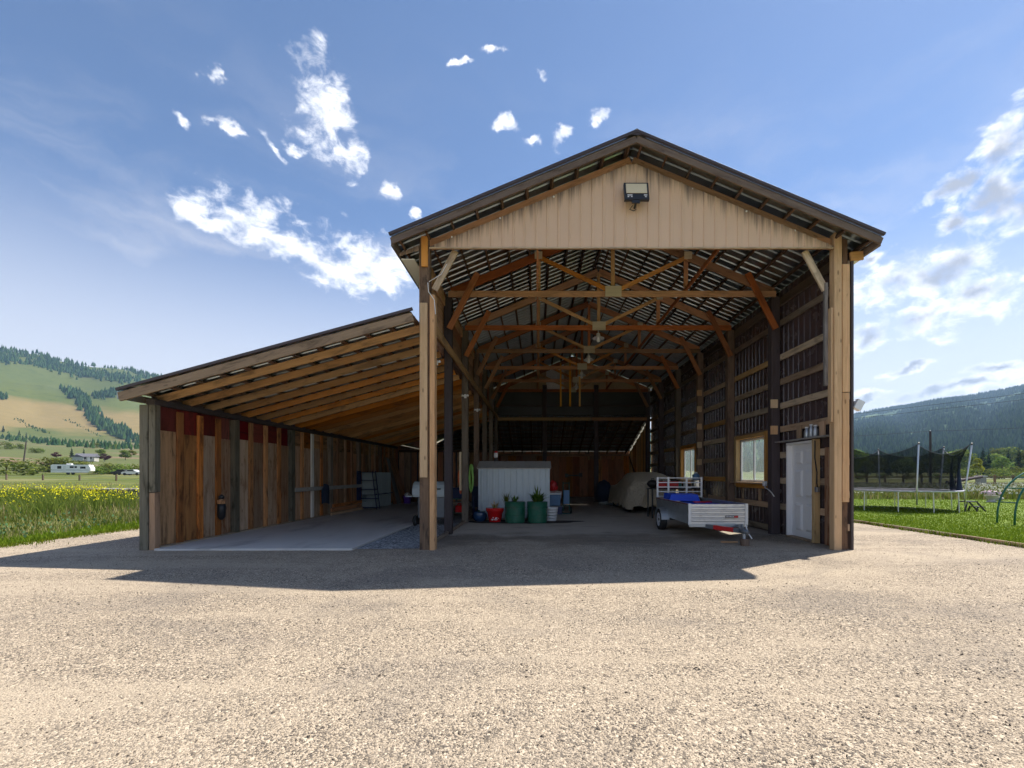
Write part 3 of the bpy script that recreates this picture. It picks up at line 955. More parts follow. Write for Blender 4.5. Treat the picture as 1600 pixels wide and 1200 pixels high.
# door in the right wall
door = abox('door', barn, 5.80, 5.845, DOOR[0] + .04, DOOR[1] - .04, .04, 2.08, M['white'])
for (za, zb_) in ((.18, .78), (.92, 1.52), (1.64, 1.94)):
    for (ya, yb) in ((.15, .43), (.53, .81)):
        y0_ = DOOR[0] + .04
        a_, b2, q = y0_ + ya, y0_ + yb, .05
        mesh_obj('door_panel', [(5.799, a_, za), (5.799, b2, za), (5.799, b2, zb_), (5.799, a_, zb_), (5.775, a_ + q, za + q), (5.775, b2 - q, za + q), (5.775, b2 - q, zb_ - q), (5.775, a_ + q, zb_ - q)],
                 [(4, 5, 6, 7), (0, 1, 5, 4), (1, 2, 6, 5), (2, 3, 7, 6), (3, 0, 4, 7)], M['white'], door)
kn = MB().lathe([(.03, 0), (.03, .006), (.013, .01), (.013, .035), (.034, .045), (.038, .062), (.026, .08), (0, .083)], 14)
kn.build('door_knob', M['steel'], door, axes((5.80, DOOR[0] + .11, .98), (0, 1, 0), (0, 0, 1), (-1, 0, 0)), smooth=True)
for (ya, yb, za, zb_) in ((DOOR[1] - .035, DOOR[1] + .02, 0.02, 2.13), (DOOR[0] - .02, DOOR[0] + .035, .02, 2.13), (DOOR[0] - .02, DOOR[1] + .02, 2.085, 2.13)):
    abox('door_jamb', barn, 5.70, 5.85, ya, yb, za, zb_ - (.05 if zb_ - za > 1 else 0), M['white'])
abox('door_sill', barn, 5.68, 5.86, DOOR[0] - .02, DOOR[1] + .02, -.01, .035, M['girt'])
abox('door_stud', barn, 5.62, 5.74, DOOR[0] - .12, DOOR[0] - .03, .02, 2.14, M['girt_yellow'])
abox('door_stud', barn, 5.70, 5.775, 8.78, 8.90, .02, 1.95, M['plywood_pale'])
abox('door_shelf', barn, 5.60, 5.775, 8.66, 10.62, 2.16, 2.185, M['grey_wood'])
for y in (8.98, 9.78):
    abox('cripple_stud', barn, 5.69, 5.733, y - .07, y + .07, 2.19, 2.48, M['girt'])
jb = abox('junction_box', barn, 5.60, 5.66, 8.98, 9.06, 1.06, 1.16, M['galv'])
MB().tube([(5.61, 9.06, 2.1), (5.60, 9.05, 1.75), (5.60, 8.98, 1.45), (5.62, 9.02, 1.25), (5.63, 9.02, 1.16)], .014, 6).build('power_cable', M['rubber'], barn, smooth=True)
MB().tube([(5.60, 10.98, 1.18), (5.52, 10.9, 1.10), (5.52, 10.7, 1.05), (5.5, 10.52, .98), (5.52, 10.45, .9)], .01, 6).build('power_cable', M['white_plastic'], barn, smooth=True)
abox('outlet_box', barn, 5.55, 5.62, 10.96, 11.06, 1.13, 1.25, M['white_plastic'])

# windows in the right wall
for wi, (wa, wb) in enumerate(WIN):
    za, zb_ = 1.22, 2.38
    w = thing_part = abox('window', barn, 5.79, 5.83, wa, wb, za, za + .05, M['white'])
    abox('window_frame', w, 5.79, 5.83, wa, wb, zb_ - .05, zb_, M['white'])
    for (ya, yb) in ((wa, wa + .05), (wb - .05, wb), ((wa + wb) / 2 - .03, (wa + wb) / 2 + .03)):
        abox('window_frame', w, 5.791, 5.829, ya, yb, za + .051, zb_ - .051, M['white'])
    for (ya, yb, xx) in ((wa + .05, (wa + wb) / 2, 5.805), ((wa + wb) / 2, wb - .05, 5.818)):
        mesh_obj('window_pane', [(xx, ya, za + .05), (xx, yb, za + .05), (xx, yb, zb_ - .05), (xx, ya, zb_ - .05)], [(0, 1, 2, 3)], M['glass'], w)
    for (ya, yb, z0_, z1_) in ((wa - .14, wa - .01, za - .12, zb_ + .12), (wb + .01, wb + .14, za - .12, zb_ + .12), (wa - .01, wb + .01, zb_ + .01, zb_ + .11), (wa - .01, wb + .01, za - .16, za - .05)):
        abox('window_casing', w, 5.66, 5.785, ya, yb, z0_, z1_, M['girt_yellow'])
    abox('window_sill', w, 5.58, 5.785, wa - .2, wb + .2, za - .045, za - .01, M['girt'])
    for y in (wa + .25, wb - .35):
        abox('cripple_stud', barn, 5.70, 5.735, y, y + .10, .74, za - .17, M['girt'])

# upper left wall above the lean-to, inside boarding and outside sheets
for bi in range(6):
    ya, yb = BAYS[bi] + .1, BAYS[bi + 1] + .1
    abox('wall_board', barn, -2.26, -2.235, ya, yb - .003, 4.24, 5.10, M['plank_red'])
    abox('wall_board', barn, -2.26, -2.235, ya, yb - .003, 5.103, 5.80, M['plank_red'])
abox('wall_header', barn, -2.23, -2.19, 8.6, 22.8, 4.42, 4.62, M['beam'])
abox('wall_header', barn, -2.035, -1.995, 8.62, 22.8, 4.18, 4.36, M['rafter'])
abox('wall_plate', barn, -2.23, -2.18, 8.6, 22.8, 5.40, 5.60, M['beam'])
abox('floor_edging', barn, -2.17, -2.10, 8.6, 22.7, 0.0, .075, M['post'])

# end wall at the last truss: tan sheets, black sheeting and beams over the rear bay
x0, x1, ns = -2.24, 5.80, 9
wd = (x1 - x0) / ns
for i in range(ns):
    xa = x0 + i * wd
    mt = M['white'] if i == 3 else M['tan_metal']
    ribbed('end_sheet', wd, 1, plain('tan_end_sheet', (0.50, 0.38, 0.22), .5) if i == 0 else (M['white'] if i == 3 else bpy.data.materials['tan_end_sheet']), barn,
           axes((xa, 22.93, 0), (1, 0, 0), (0, 0, 1), (0, -1, 0)), rib=wd / 4, rh=.016, rw=.036, zb=lambda x: 5.66, zt=lambda x, xa=xa: max(5.7, 7.492 - SL * abs(xa + x - RX)))
for i in range(3):
    mesh_obj('black_sheeting', [(-2.24 + 2.68 * i, 22.94 + .006 * i, 4.34), (-2.24 + 2.68 * i + 2.72, 22.94 + .006 * i, 4.34), (-2.24 + 2.68 * i + 2.72, 22.955 + .006 * i, 5.70), (-2.24 + 2.68 * i, 22.955 + .006 * i, 5.70)], [(0, 1, 2, 3)], M['black_sheet'], barn)
abox('end_girt', barn, -2.0, 5.5, 22.90, 22.935, 4.88, 4.98, M['post_dark'])
abox('rear_header', barn, -2.03, 2.7, 22.66, 22.70, 4.13, 4.29, M['girt_yellow'])
abox('rear_header', barn, 2.72, 5.53, 22.66, 22.70, 4.13, 4.29, M['beam'])
for x in (.36, 2.98):
    abox('post', barn, x - .11, x + .11, 22.71, 22.89, -.05, 5.95, M['post_dark'])

# rear lean-to
def zrear(y): return 4.42 - 0.30 * (y - 22.95)
RY = 28.1
for i in range(14):
    x = -2.1 + i * .585
    board('rear_rafter', barn, (x, 22.75, zrear(22.75) - .13), (x, RY, zrear(RY) - .13), 0.04, 0.14, M['purlin'], (0, .30, 1))
for i in range(10):
    y = 23.1 + i * .54
    abox('rear_purlin', barn, -7.0 + max(0, (RY - y)) * .9, 5.75, y - .04, y + .04, zrear(y) - .052, zrear(y) - .014, M['purlin'])
dn = Vector((0, 1, -.30)).normalized()
ln = (RY + .3 - 22.9) * math.sqrt(1.09)
first = None
for i in range(9):
    Mx = axes((5.85 - i * .93, 22.9, zrear(22.9)), (-1, 0, 0), dn, Vector((-1, 0, 0)).cross(dn))
    first = ribbed('rear_roof_sheet', .93, ln, M['roof_under'], barn, Mx, rib=.232) if first is None else first
    if i: share(first, 'rear_roof_sheet', barn, Mx)
# hip over the back left corner
hip = [(-2.52, 22.9, zrear(22.9) + .003), (-2.52, RY + .3, zrear(RY + .3) + .003), (-7.46, RY + .3, zrear(RY + .3) + .003)]
mesh_obj('hip_roof_sheet', hip, [(0, 1, 2)], M['roof_under'], barn)
mesh_obj('hip_roof_sheet', [(-2.2, 22.9, zl(-2.2) + .01), (-7.46, RY + .3, zl(-7.46) + .01), (-7.46, 22.9, zl(-7.46) + .01)], [(0, 1, 2)], M['roof_under'], barn)
for i in range(14):
    abox('rear_cladding', barn, -7.3 + .935 * i, -7.3 + .935 * (i + 1), RY + .03, RY + .05, -.02, zrear(RY) - .02, M['plank_red'])
for i in range(6):
    abox('outer_board', barn, -7.31, -7.285, 22.9 + .88 * i, 22.9 + .88 * (i + 1), -.02, 2.962, M['plank_red'])
abox('eave_blocking', barn, -7.33, -7.30, 8.5, 22.9, 2.70, 2.90, M['post_dark'])
x = -7.2
i = 0
while x < 5.7:
    w_ = .40 + .1 * ((i * 37) % 5) / 4
    top = 2.36 if 2.9 < x < 5.2 else 2.66
    if .9 < x < 2.4: top = 2.52
    abox('rear_wall_plank', barn, x, min(x + w_ - .012, 5.72), RY - .03 + .006 * (i % 3), RY + .002 + .006 * (i % 3), .02, top, M['plank_red'] if i % 4 else M['plywood_brown'])
    x += w_
    i += 1
abox('rear_wall_plate', barn, -7.2, 5.7, RY - .08, RY - .04, 2.56, 2.68, M['plank_red'])
for k, x in enumerate((3.2, 3.95, 4.7, 5.3)):
    abox('rear_stud', barn, x - .04, x + .04, RY - .075, RY - .035, 2.3, 2.56, M['girt_yellow'])
lt = abox('gate_latch', barn, 1.75, 2.75, RY - .06, RY - .035, 1.30, 1.38, M['black'])
abox('latch_plate', lt, 1.72, 1.92, RY - .066, RY - .04, 1.22, 1.46, M['black'])
abox('latch_plate', lt, 2.58, 2.80, RY - .066, RY - .04, 1.26, 1.50, M['black'])
y = 22.95
i = 0
while y < RY - .1:
    abox('rear_side_plank', barn, 5.74 + .006 * (i % 2), 5.765 + .006 * (i % 2), y, y + .30, .02, zrear(y + .3) - .10 + .05 * (i % 3 == 0), M['plank_yellow'])
    y += .315
    i += 1
board('rear_wall_brace', barn, (5.71, 27.9, 2.5), (5.71, 24.6, .3), .09, .04, M['post_dark'], (1, 0, 0))

# left lean-to roof: rafters, purlins, sheets, fascia
i = 0
y = 8.62
while y < 22.9:
    z0_, z1_ = zl(-7.38) - .055 - .07, zl(-2.26) - .055 - .07
    board('rafter', barn, (-7.38, y, z0_), (-2.26, y, z1_), 0.14, 0.04, M['rafter'], (0, 1, 0))
    y += .61
for i in range(12):
    x = -7.34 + i * .458
    z = zl(x) - .034
    board('lean_to_purlin', barn, (x, 8.06, z), (x, 22.9, z), 0.085, 0.038, M['purlin'], (-.272, 0, 1))
dn = Vector((-1, 0, -.272)).normalized()
ln = (7.50 - 2.28) * math.sqrt(1 + .272 ** 2)
first = None
for i in range(16):
    Mx = axes((-2.28, 8.0 + i * .935, zl(-2.28)), (0, 1, 0), dn, Vector((0, 1, 0)).cross(dn))
    first = ribbed('lean_to_sheet', .935, ln, M['roof_under'], barn, Mx, rib=.234) if first is None else first
    if i: share(first, 'lean_to_sheet', barn, Mx)
board('lean_to_fascia', barn, (-7.47, 8.0, zl(-7.47) - .125), (-2.225, 8.0, zl(-2.225) - .125), 0.16, 0.04, M['girt'], (0, 1, 0))
board('lean_to_trim', barn, (-7.50, 7.975, zl(-7.5) + .012), (-2.225, 7.975, zl(-2.225) + .012), 0.05, 0.04, M['ridge_metal'], (0, 1, 0))
abox('eave_trim', barn, -7.515, -7.49, 8.0, 22.9, zl(-7.5) - .15, zl(-7.5) - .02, M['galv_dull'])

# left lean-to wall: corner post, posts, panels, battens
WX = -7.20
abox('corner_post', barn, -7.44, -7.28, FR - .04, FR + .14, -.05, 2.72, M['post_green'])
abox('corner_post', barn, -7.27, -7.15, FR - .03, FR + .10, 1.08, 2.72, M['post_green'])
abox('corner_post', barn, -7.27, -7.16, FR - .02, FR + .10, -.03, 1.07, M['batten_pale'])
for bi in range(6):
    ya, yb = BAYS[bi], BAYS[bi + 1]
    if bi: abox('wall_post', barn, WX - .06, WX + .10, ya - .09, ya + .09, -.03, 2.70, M['post_green'] if bi < 3 else M['post'])
    st = (yb - ya) / 4
    for k in range(4):
        y0_, y1_ = ya + k * st + .005, ya + (k + 1) * st - .005
        lo = [M['plywood_brown'], M['plywood_pale'], M['plywood_pale'], M['plywood_tan'], M['plywood_tan'], M['plywood_tan']][bi]
        if bi == 0 and k >= 2: lo = M['plywood_pale']
        up = M['red_band'] if bi < 2 else M['plywood_brown']
        xo = .004 * ((k + bi) % 3)
        abox('wall_panel', barn, WX - .03 + xo, WX - .008 + xo, y0_, y1_, .06, 2.26 - .03 * (k % 2), lo)
        abox('wall_panel', barn, WX - .05, WX - .032, y0_, y1_, 2.2, 2.74, up)
        if k < 3:
            yc = ya + (k + 1) * st
            mt = M['batten'] if bi < 3 else M['batten_pale']
            if bi == 2 and k == 1: mt = M['white_wood']
            abox('batten', barn, WX + .004, WX + .045 + .012 * (k % 2), yc - .075, yc + .075 - .02 * (k % 2), .05, 2.70 if bi else 2.66, mt)
abox('wall_sill', barn, WX - .02, WX + .10, 8.55, 22.7, .0, .055, M['girt'])
abox('top_plate', barn, WX - .10, WX + .07, 8.35, 22.8, 2.72, 2.83, M['post_dark'])
abox('wall_rail', barn, WX + .10, WX + .14, 13.1, 18.4, .90, 1.02, M['white_wood'])
for i in range(18):      # outside boards of the left wall, seen edge-on from the yard
    abox('outer_board', barn, WX - .11, WX - .085, 8.56 + i * .8, 9.34 + i * .8, .04, 2.74, M['plank_red'])
# back of the lean-to
x = -7.1
i = 0
while x < -2.5:
    abox('lean_to_back_plank', barn, x, x + .27, 22.98 + .012 * (i % 2), 23.0 + .012 * (i % 2), .02, 2.62, [M['plank_red'], M['batten_pale'], M['plank_red'], M['plywood_brown']][i % 4])
    x += .30 + .03 * (i % 3)
    i += 1
for i in range(6):
    abox('lean_to_back_cladding', barn, -7.18 + .81 * i, -7.18 + .81 * (i + 1), 23.03, 23.05, -.02, 2.60, M['post_dark'])
abox('lean_to_back_plate', barn, -7.1, -2.3, 22.93, 22.97, 2.54, 2.66, M['purlin'])
abox('post_board', barn, PXL + .095, PXL + .13, 11.6, 11.72, 1.0, 2.0, M['new'])
# ---------------------------------------------------------------- lamps and fittings on the barn
T = Matrix.Translation


def rotz(loc, deg): return T(loc) @ Matrix.Rotation(R(deg), 4, 'Z')


fl = thing('floodlight', (1.81, 8.3, 6.45), 'black flat floodlight with cream lens high on the tan gable', 'floodlight')
FM = T((1.81, 8.22, 6.60)) @ Matrix.Rotation(R(-14), 4, 'X')
MB().box(-.225, .225, -.025, .03, -.19, .18).build('housing', M['black'], fl, FM)
MB().box(-.19, .19, -.034, -.0255, -.055, .15).build('lens', M['lamp_glass'], fl, FM)
for (x, w_) in ((-.17, .09), (-.17, .03), (-.11, .03), (.13, .06), (.145, .035)):
    k = [(-.17, .09), (-.17, .03), (-.11, .03), (.13, .06), (.145, .035)].index((x, w_))
    z = (-.095, -.13, -.13, -.095, -.13)[k]
    MB().box(x, x + w_, -.029, -.0256, z - .011, z + .009).build('label_mark', M['white_plastic'], fl, FM)
br = MB().box(-.09, .05, -.02, .0, -.26, -.20).box(-.035, .0, .0, .13, -.25, -.22)
br.build('bracket', M['black'], fl, FM)
MB().tube([(1.75, 8.25, 6.37), (1.70, 8.27, 6.31), (1.78, 8.3, 6.30), (1.83, 8.33, 6.34)], .008, 6).build('cable', M['rubber'], fl)

for k, y in enumerate(BAYS[2:6]):
    pl = thing('pendant_lamp', (RX, y - .12, 5.30), '%s white pendant lamp from the front, hung below a gusset plate' % ('first', 'second', 'third', 'fourth')[k], 'lamp', 'pendant lamps under the trusses')
    Mx = T((RX - .02, y - .12, 5.36))
    MB().lathe([(.01, .22), (.012, .13), (.05, .12), (.06, .05), (.055, .03)], 14).build('socket', M['white_plastic'], pl, Mx, smooth=True)
    MB().lathe([(.05, .045), (.17, -.01), (.175, -.03), (.16, -.025), (.05, .03)], 20, cap=False).build('shade', M['white_plastic'], pl, Mx, smooth=True)
    MB().lathe([(.025, .03), (.03, -.01), (.055, -.07), (.045, -.12), (.0, -.135)], 14).build('bulb', M['white'], pl, Mx, smooth=True)
for k, (x, y, z) in enumerate(((-2.21, 9.8, 3.86), (-2.0, 12.4, 3.58), (-2.0, 14.9, 3.55))):
    wl = thing('wall_lamp', (x, y, z), '%s small white twin lamp fixed beside the lean-to posts, counted from the front' % ('first', 'second', 'third')[k], 'lamp', 'small white lamps along the lean-to')
    MB().box(x - .03, x + .03, y - .02, y + .03, z - .05, z + .05).build('base', M['white_plastic'], wl)
    for s in (-1, 1):
        MB().lathe([(.015, 0), (.02, .03), (.032, .065), (.03, .07), (.0, .066)], 12).build('lamp_head', M['white'], wl, T((x + s * .03, y - .03, z)) @ Matrix.Rotation(R(s * 80), 4, 'Y') @ Matrix.Rotation(R(35), 4, 'X'), smooth=True)
ol = thing('outside_lamp', (5.95, 8.45, 2.8), 'small silver spotlight on the outer corner of the dark right wall', 'lamp')
MB().box(-.07, .07, -.05, .05, -.09, .09).build('lamp_body', M['silver'], ol, T((6.02, 8.42, 2.72)) @ Matrix.Rotation(R(28), 4, 'Y'))
MB().tube([(5.92, 8.45, 2.78), (6.0, 8.44, 2.8)], .02, 8).build('arm', M['silver'], ol)
cb = MB().tube([(-2.04, 8.33, 4.98), (-2.02, 8.30, 4.80), (-1.96, 8.32, 4.72), (-1.92, 8.33, 4.66), (-1.90, 8.34, 4.4)], .008, 6).tube([(-1.70, 8.38, 5.35), (-1.8, 8.36, 5.15), (-2.02, 8.33, 5.0)], .006, 6)
tag(cb.build('loose_cable', M['white_plastic']), 'thin white cable draped round the top of the front left post', 'cable')
for k, x in enumerate((.98, 1.38, 1.79)):
    o = abox('hanging_pole', None, x - .035, x + .035, 19.0, 19.04, 4.30, 6.25 - .1 * abs(k - 1), M['yellow_pole'])
    tag(o, '%s of the three thin yellow poles hanging upright below the far trusses' % ('leftmost', 'middle one', 'rightmost')[k], 'pole', 'yellow hanging poles')

# jars on the shelf above the door
for k, (y, r_, h) in enumerate(((9.45, .055, .20), (9.30, .05, .24), (9.16, .055, .21))):
    j = thing('jar', (5.68, y, 2.187), '%s clear jar on the shelf above the white door' % ('left', 'middle', 'right')[k], 'jar', 'jars above the door')
    MB().lathe([(r_ * .9, 0), (r_, .02), (r_, h * .7), (r_ * .6, h * .85), (r_ * .6, h)], 14).build('jar_body', M['galv_dull'], j, T((5.68, y, 2.187)), smooth=True)
    MB().lathe([(r_ * .66, h), (r_ * .66, h + .03)], 14).build('lid', M['white_plastic'], j, T((5.68, y, 2.188)))

# ---------------------------------------------------------------- utility trailer
tr_ = thing('utility_trailer', (3.9, 11.0, 0), 'galvanised utility trailer with a raised ladder ramp and red hitch arm', 'trailer')
XL, XR, Y0, Y1, ZB, ZT = 3.28, 4.54, 9.72, 12.35, .34, .77
fp = abox('front_panel', tr_, XL, XR, Y0, Y0 + .02, ZB, ZT, M['trailer'])
for k in range(4):
    z = ZB + .085 + k * .085
    MB().add([(XL + .05, -.0, z - .034), (XR - .05, 0, z - .034), (XR - .05, -.022, z - .018), (XL + .05, -.022, z - .018), (XL + .05, -.022, z + .018), (XR - .05, -.022, z + .018), (XL + .05, 0, z + .034), (XR - .05, 0, z + .034)],
             [(0, 1, 2, 3), (3, 2, 5, 4), (4, 5, 7, 6)]).build('panel_rib', M['trailer'], fp, T((0, Y0 - .001, 0)))
for x in (XL - .015, XR - .045):
    abox('corner_post', tr_, x, x + .06, Y0 - .028, Y0 - .001, ZB - .02, ZT + .015, M['silver'])
MB().box(XL, XR, Y0 - .03, Y0 - .002, ZB - .06, ZB).build('front_sill', M['trailer_side'], tr_)
pl_ = abox('name_plate', tr_, 4.06, 4.34, Y0 - .0305, Y0 - .0255, .475, .525, M['black'])
MB().box(4.255, 4.335, Y0 - .0325, Y0 - .0306, .48, .52).build('plate_mark', M['red'], pl_)
for k in range(6):
    x = 4.07 + k * .03
    MB().box(x, x + .02, Y0 - .0325, Y0 - .0306, .492, .508 + .004 * (k % 2)).build('plate_mark', M['white'], pl_)
for x, nm in ((XL, 'side_panel'), (XR - .02, 'side_panel')):
    sp_ = abox(nm, tr_, x, x + .02, Y0 + .022, Y1, ZB, ZT - .02, M['trailer_side'])
    abox('top_rail', sp_, x - .012, x + .032, Y0 + .022, Y1, ZT - .018, ZT + .012, M['galv_dull'])
    abox('panel_rib', sp_, x - .014 if x < 4 else x + .021, x - .001 if x < 4 else x + .034, Y0 + .04, Y1 - .02, .50, .54, M['trailer_side'])
abox('reflector_strip', tr_, XL - .016, XL - .0125, Y0 + .03, Y1, ZT - .012, ZT + .006, plain('dull_red_strip', (.22, .03, .03)))
abox('bed_floor', tr_, XL + .02, XR - .02, Y0 + .02, Y1, ZB + .01, ZB + .03, M['galv_dull'])
gate = abox('ramp_gate', tr_, XL, XR, Y1, Y1 + .03, .80, .83, M['silver'])
for k in range(4):
    abox('gate_bar', gate, XL, XR, Y1, Y1 + .03, .93 + k * .125, .955 + k * .125, M['silver'])
for x in (XL, XL + .30, XL + .80, XR - .05):
    abox('gate_upright', gate, x, x + .05, Y1 - .012, Y1 - .001, .78, 1.345, M['silver'])
for s, x in ((-1, XL - .19), (1, XR + .01)):
    w = thing_ = MB()
    tyre = MB().lathe([(.17, -.08), (.22, -.09), (.262, -.075), (.27, -.03), (.27, .03), (.262, .075), (.22, .09), (.17, .08)], 30, cap=False)
    wh = tyre.build('wheel', M['rubber'], tr_, T((x + .09, 11.50, .268)) @ Matrix.Rotation(R(90), 4, 'Y'), smooth=True)
    Mw = PW[wh.name]
    MB().lathe([(.0, -.055), (.05, -.06), (.06, -.04), (.145, -.035), (.172, -.082), (.176, -.07), (.17, .02), (.0, .03)], 26, cap=False).build('rim', M['rim'], wh, Mw, smooth=True)
    for q in range(5):
        a = q * 2 * math.pi / 5
        MB().lathe([(.022, -.048), (.022, -.044), (0, -.043)], 8, (.098 * math.cos(a), .098 * math.sin(a), 0)).build('rim_hole', M['black'], wh, Mw)
    MB().lathe([(.03, -.08), (.035, -.06), (.03, -.05)], 10).build('hub', M['black'], wh, Mw)
    vs, fs = [], []
    n = 12
    for i in range(n + 1):
        a = R(8 + 164 * i / n)
        for xx in (x, x + .20):
            vs.append((xx, 11.50 - .34 * math.cos(a), .24 + .34 * math.sin(a)))
            vs.append((xx, 11.50 - .325 * math.cos(a), .24 + .325 * math.sin(a)))
    for i in range(n):
        b0 = 4 * i
        fs += [(b0, b0 + 4, b0 + 6, b0 + 2), (b0 + 1, b0 + 3, b0 + 7, b0 + 5), (b0, b0 + 1, b0 + 5, b0 + 4), (b0 + 2, b0 + 6, b0 + 7, b0 + 3)]
    mesh_obj('mudguard', vs, fs, M['galv_dull'], tr_)
abox('axle', tr_, XL - .1, XR + .1, 11.47, 11.53, .25, .31, M['black'])
HX, HY = 4.10, 8.92
for (x, nm) in ((XL + .2, 'tongue'), (XR - .08, 'tongue')):
    board(nm, tr_, (x, Y0 + .25, ZB - .035), (HX, HY + .1, .275), .055, .085, M['grill_dark'], (0, 0, 1))
d0, d1 = Vector((XL + .2, Y0 + .25, ZB - .035)), Vector((HX, HY + .1, .275))
board('red_sleeve', tr_, d0.lerp(d1, .45), d0.lerp(d1, .86), .064, .095, M['red'], (0, 0, 1))
MB().tube([(HX, HY + .16, .28), (HX + .02, HY, .285), (HX + .03, HY - .1, .28)], [.05, .055, .045], 10).tube([(HX + .02, HY + .02, .30), (HX - .02, HY + .05, .42)], .022, 8).build('coupler', M['grill_dark'], tr_, smooth=True)
MB().lathe([(.03, .0), (.03, .12), (.045, .13), (.045, .16), (0, .165)], 10).build('jack', M['galv_dull'], tr_, T((HX + .02, HY + .02, .13)))
MB().tube([(HX + .10, HY + .15, .40), (HX + .12, HY + .03, .22), (HX + .16, HY - .02, .14)], .012, 6).build('safety_chain', M['white_plastic'], tr_)
MB().lathe([(.085, 0), (.09, .05), (.083, .11), (.088, .135)], 14).build('block', M['post'], None, T((HX + .03, HY, 0)))
tag(bpy.data.objects['block'], 'brown round log block under the trailer hitch', 'wood block')
bpy.data.objects['block'].name = 'log_block'
tl_ = MB().box(3.9, 4.28, Y0 - .75, Y0 - .7, .205, .225)
abox('light_stick', None, 3.78, 4.12, 9.22, 9.26, .012, .035, M['new'])
tag(bpy.data.objects['light_stick'], 'short pale stick lying on the gravel below the red hitch arm', 'stick')
o = MB().add([(3.40, 11.55, .74), (4.20, 11.55, .72), (4.20, 12.1, .74), (3.40, 12.1, .76), (3.45, 11.58, .90), (4.13, 11.56, .895), (4.16, 12.1, .91), (3.42, 12.1, .92)],
             [(0, 3, 2, 1), (4, 5, 6, 7), (0, 1, 5, 4), (1, 2, 6, 5), (2, 3, 7, 6), (3, 0, 4, 7)]).build('foam_block', M['blue'])
tag(o, 'bright blue foam slab lying on top of the trailer load', 'foam slab')
o = MB().box(3.32, 4.48, 9.9, 11.9, .375, .70).build('tarp_load', M['blue'])
vs = [v.co for v in o.data.vertices]
tag(o, 'folded bright blue tarp filling the trailer bed', 'tarp')
tag(abox('red_strap', None, 3.95, 4.40, 11.30, 11.38, .705, .735, M['red']), 'red strap lying across the blue tarp in the trailer', 'strap')

# ---------------------------------------------------------------- workbench and things on it
wb = thing('workbench', (4.6, 14.8, 0), 'black steel-framed workbench behind the trailer against the right wall', 'bench')
abox('bench_top', wb, 3.66, 5.50, 14.40, 15.05, .93, .97, M['black'])
for x in (3.68, 5.44):
    for y in (14.42, 15.0):
        abox('leg', wb, x, x + .045, y, y + .045, 0.0, .93, M['black'])
abox('stretcher', wb, 3.7, 5.46, 14.43, 14.46, .32, .36, M['black'])
for k, x in enumerate((3.86, 4.24)):
    t = thing('toolbox', (x + .15, 14.6, .97), '%s red metal toolbox on the workbench behind the ramp gate' % ('left', 'right')[k], 'toolbox', 'red toolboxes')
    abox('box_body', t, x, x + .32, 14.5, 14.75, .972, 1.12, M['red'])
    abox('box_lid', t, x - .005, x + .325, 14.495, 14.755, 1.122, 1.19, M['red'])
    abox('handle', t, x + .1, x + .22, 14.61, 14.64, 1.19, 1.22, M['black'])
kg = thing('steel_pot', (5.22, 14.6, .97), 'wide stainless steel stock pot at the wall end of the workbench', 'pot')
MB().lathe([(.20, 0), (.21, .02), (.21, .24), (.225, .25), (.225, .262), (.0, .268)], 26).build('pot_body', M['steel'], kg, T((5.22, 14.62, .785 + .185)), smooth=False)
MB().tube([(5.42, 14.6, 1.12), (5.47, 14.6, 1.14), (5.47, 14.6, 1.18), (5.42, 14.6, 1.19)], .01, 6).build('pot_handle', M['steel'], kg)
bj = thing('water_jug', (5.16, 14.6, 1.24), 'small blue water jug with white cap standing on the steel pot', 'jug')
MB().lathe([(.10, 0), (.115, .02), (.115, .07), (.10, .085), (.115, .10), (.115, .15), (.06, .20), (.05, .21)], 18).build('jug_body', M['steel_blue'], bj, T((5.16, 14.6, 1.24)), smooth=True)
MB().lathe([(.045, .21), (.045, .25), (0, .25)], 12).build('cap', M['white_plastic'], bj, T((5.16, 14.6, 1.24)))
wr = thing('kettle_grill', (3.75, 14.72, .97), 'small black kettle grill at the left end of the workbench', 'grill')
MB().lathe([(.06, 0), (.15, .05), (.19, .13), (.19, .15), (.15, .22), (.05, .27), (.0, .275)], 20).build('bowl', M['black'], wr, T((3.78, 14.72, .97)), smooth=True)
MB().tube([(3.74, 14.72, 1.245), (3.74, 14.72, 1.28), (3.82, 14.72, 1.28), (3.82, 14.72, 1.245)], .01, 6).build('handle', M['black'], wr)
for k, (x, m_) in enumerate(((4.62, 'teal'), (4.82, 'grill'))):
    c = thing('tin', (x, 14.6, .97), ('dark teal tin can', 'grey tin can')[k] + ' on the workbench beside the red toolboxes', 'tin')
    MB().lathe([(.07, 0), (.07, .20), (.064, .205), (.0, .20)], 16).build('can_body', M[m_], c, T((x, 14.6, .971)))
    MB().lathe([(.074, .2), (.074, .215), (0, .216)], 16).build('can_lid', M['galv_dull'], c, T((x, 14.6, .971)))

# ---------------------------------------------------------------- car under a cover
car = thing('covered_car', (4.15, 18.3, 0), 'car parked under a draped beige cloth cover', 'car')
CX, CW = 4.20, .90
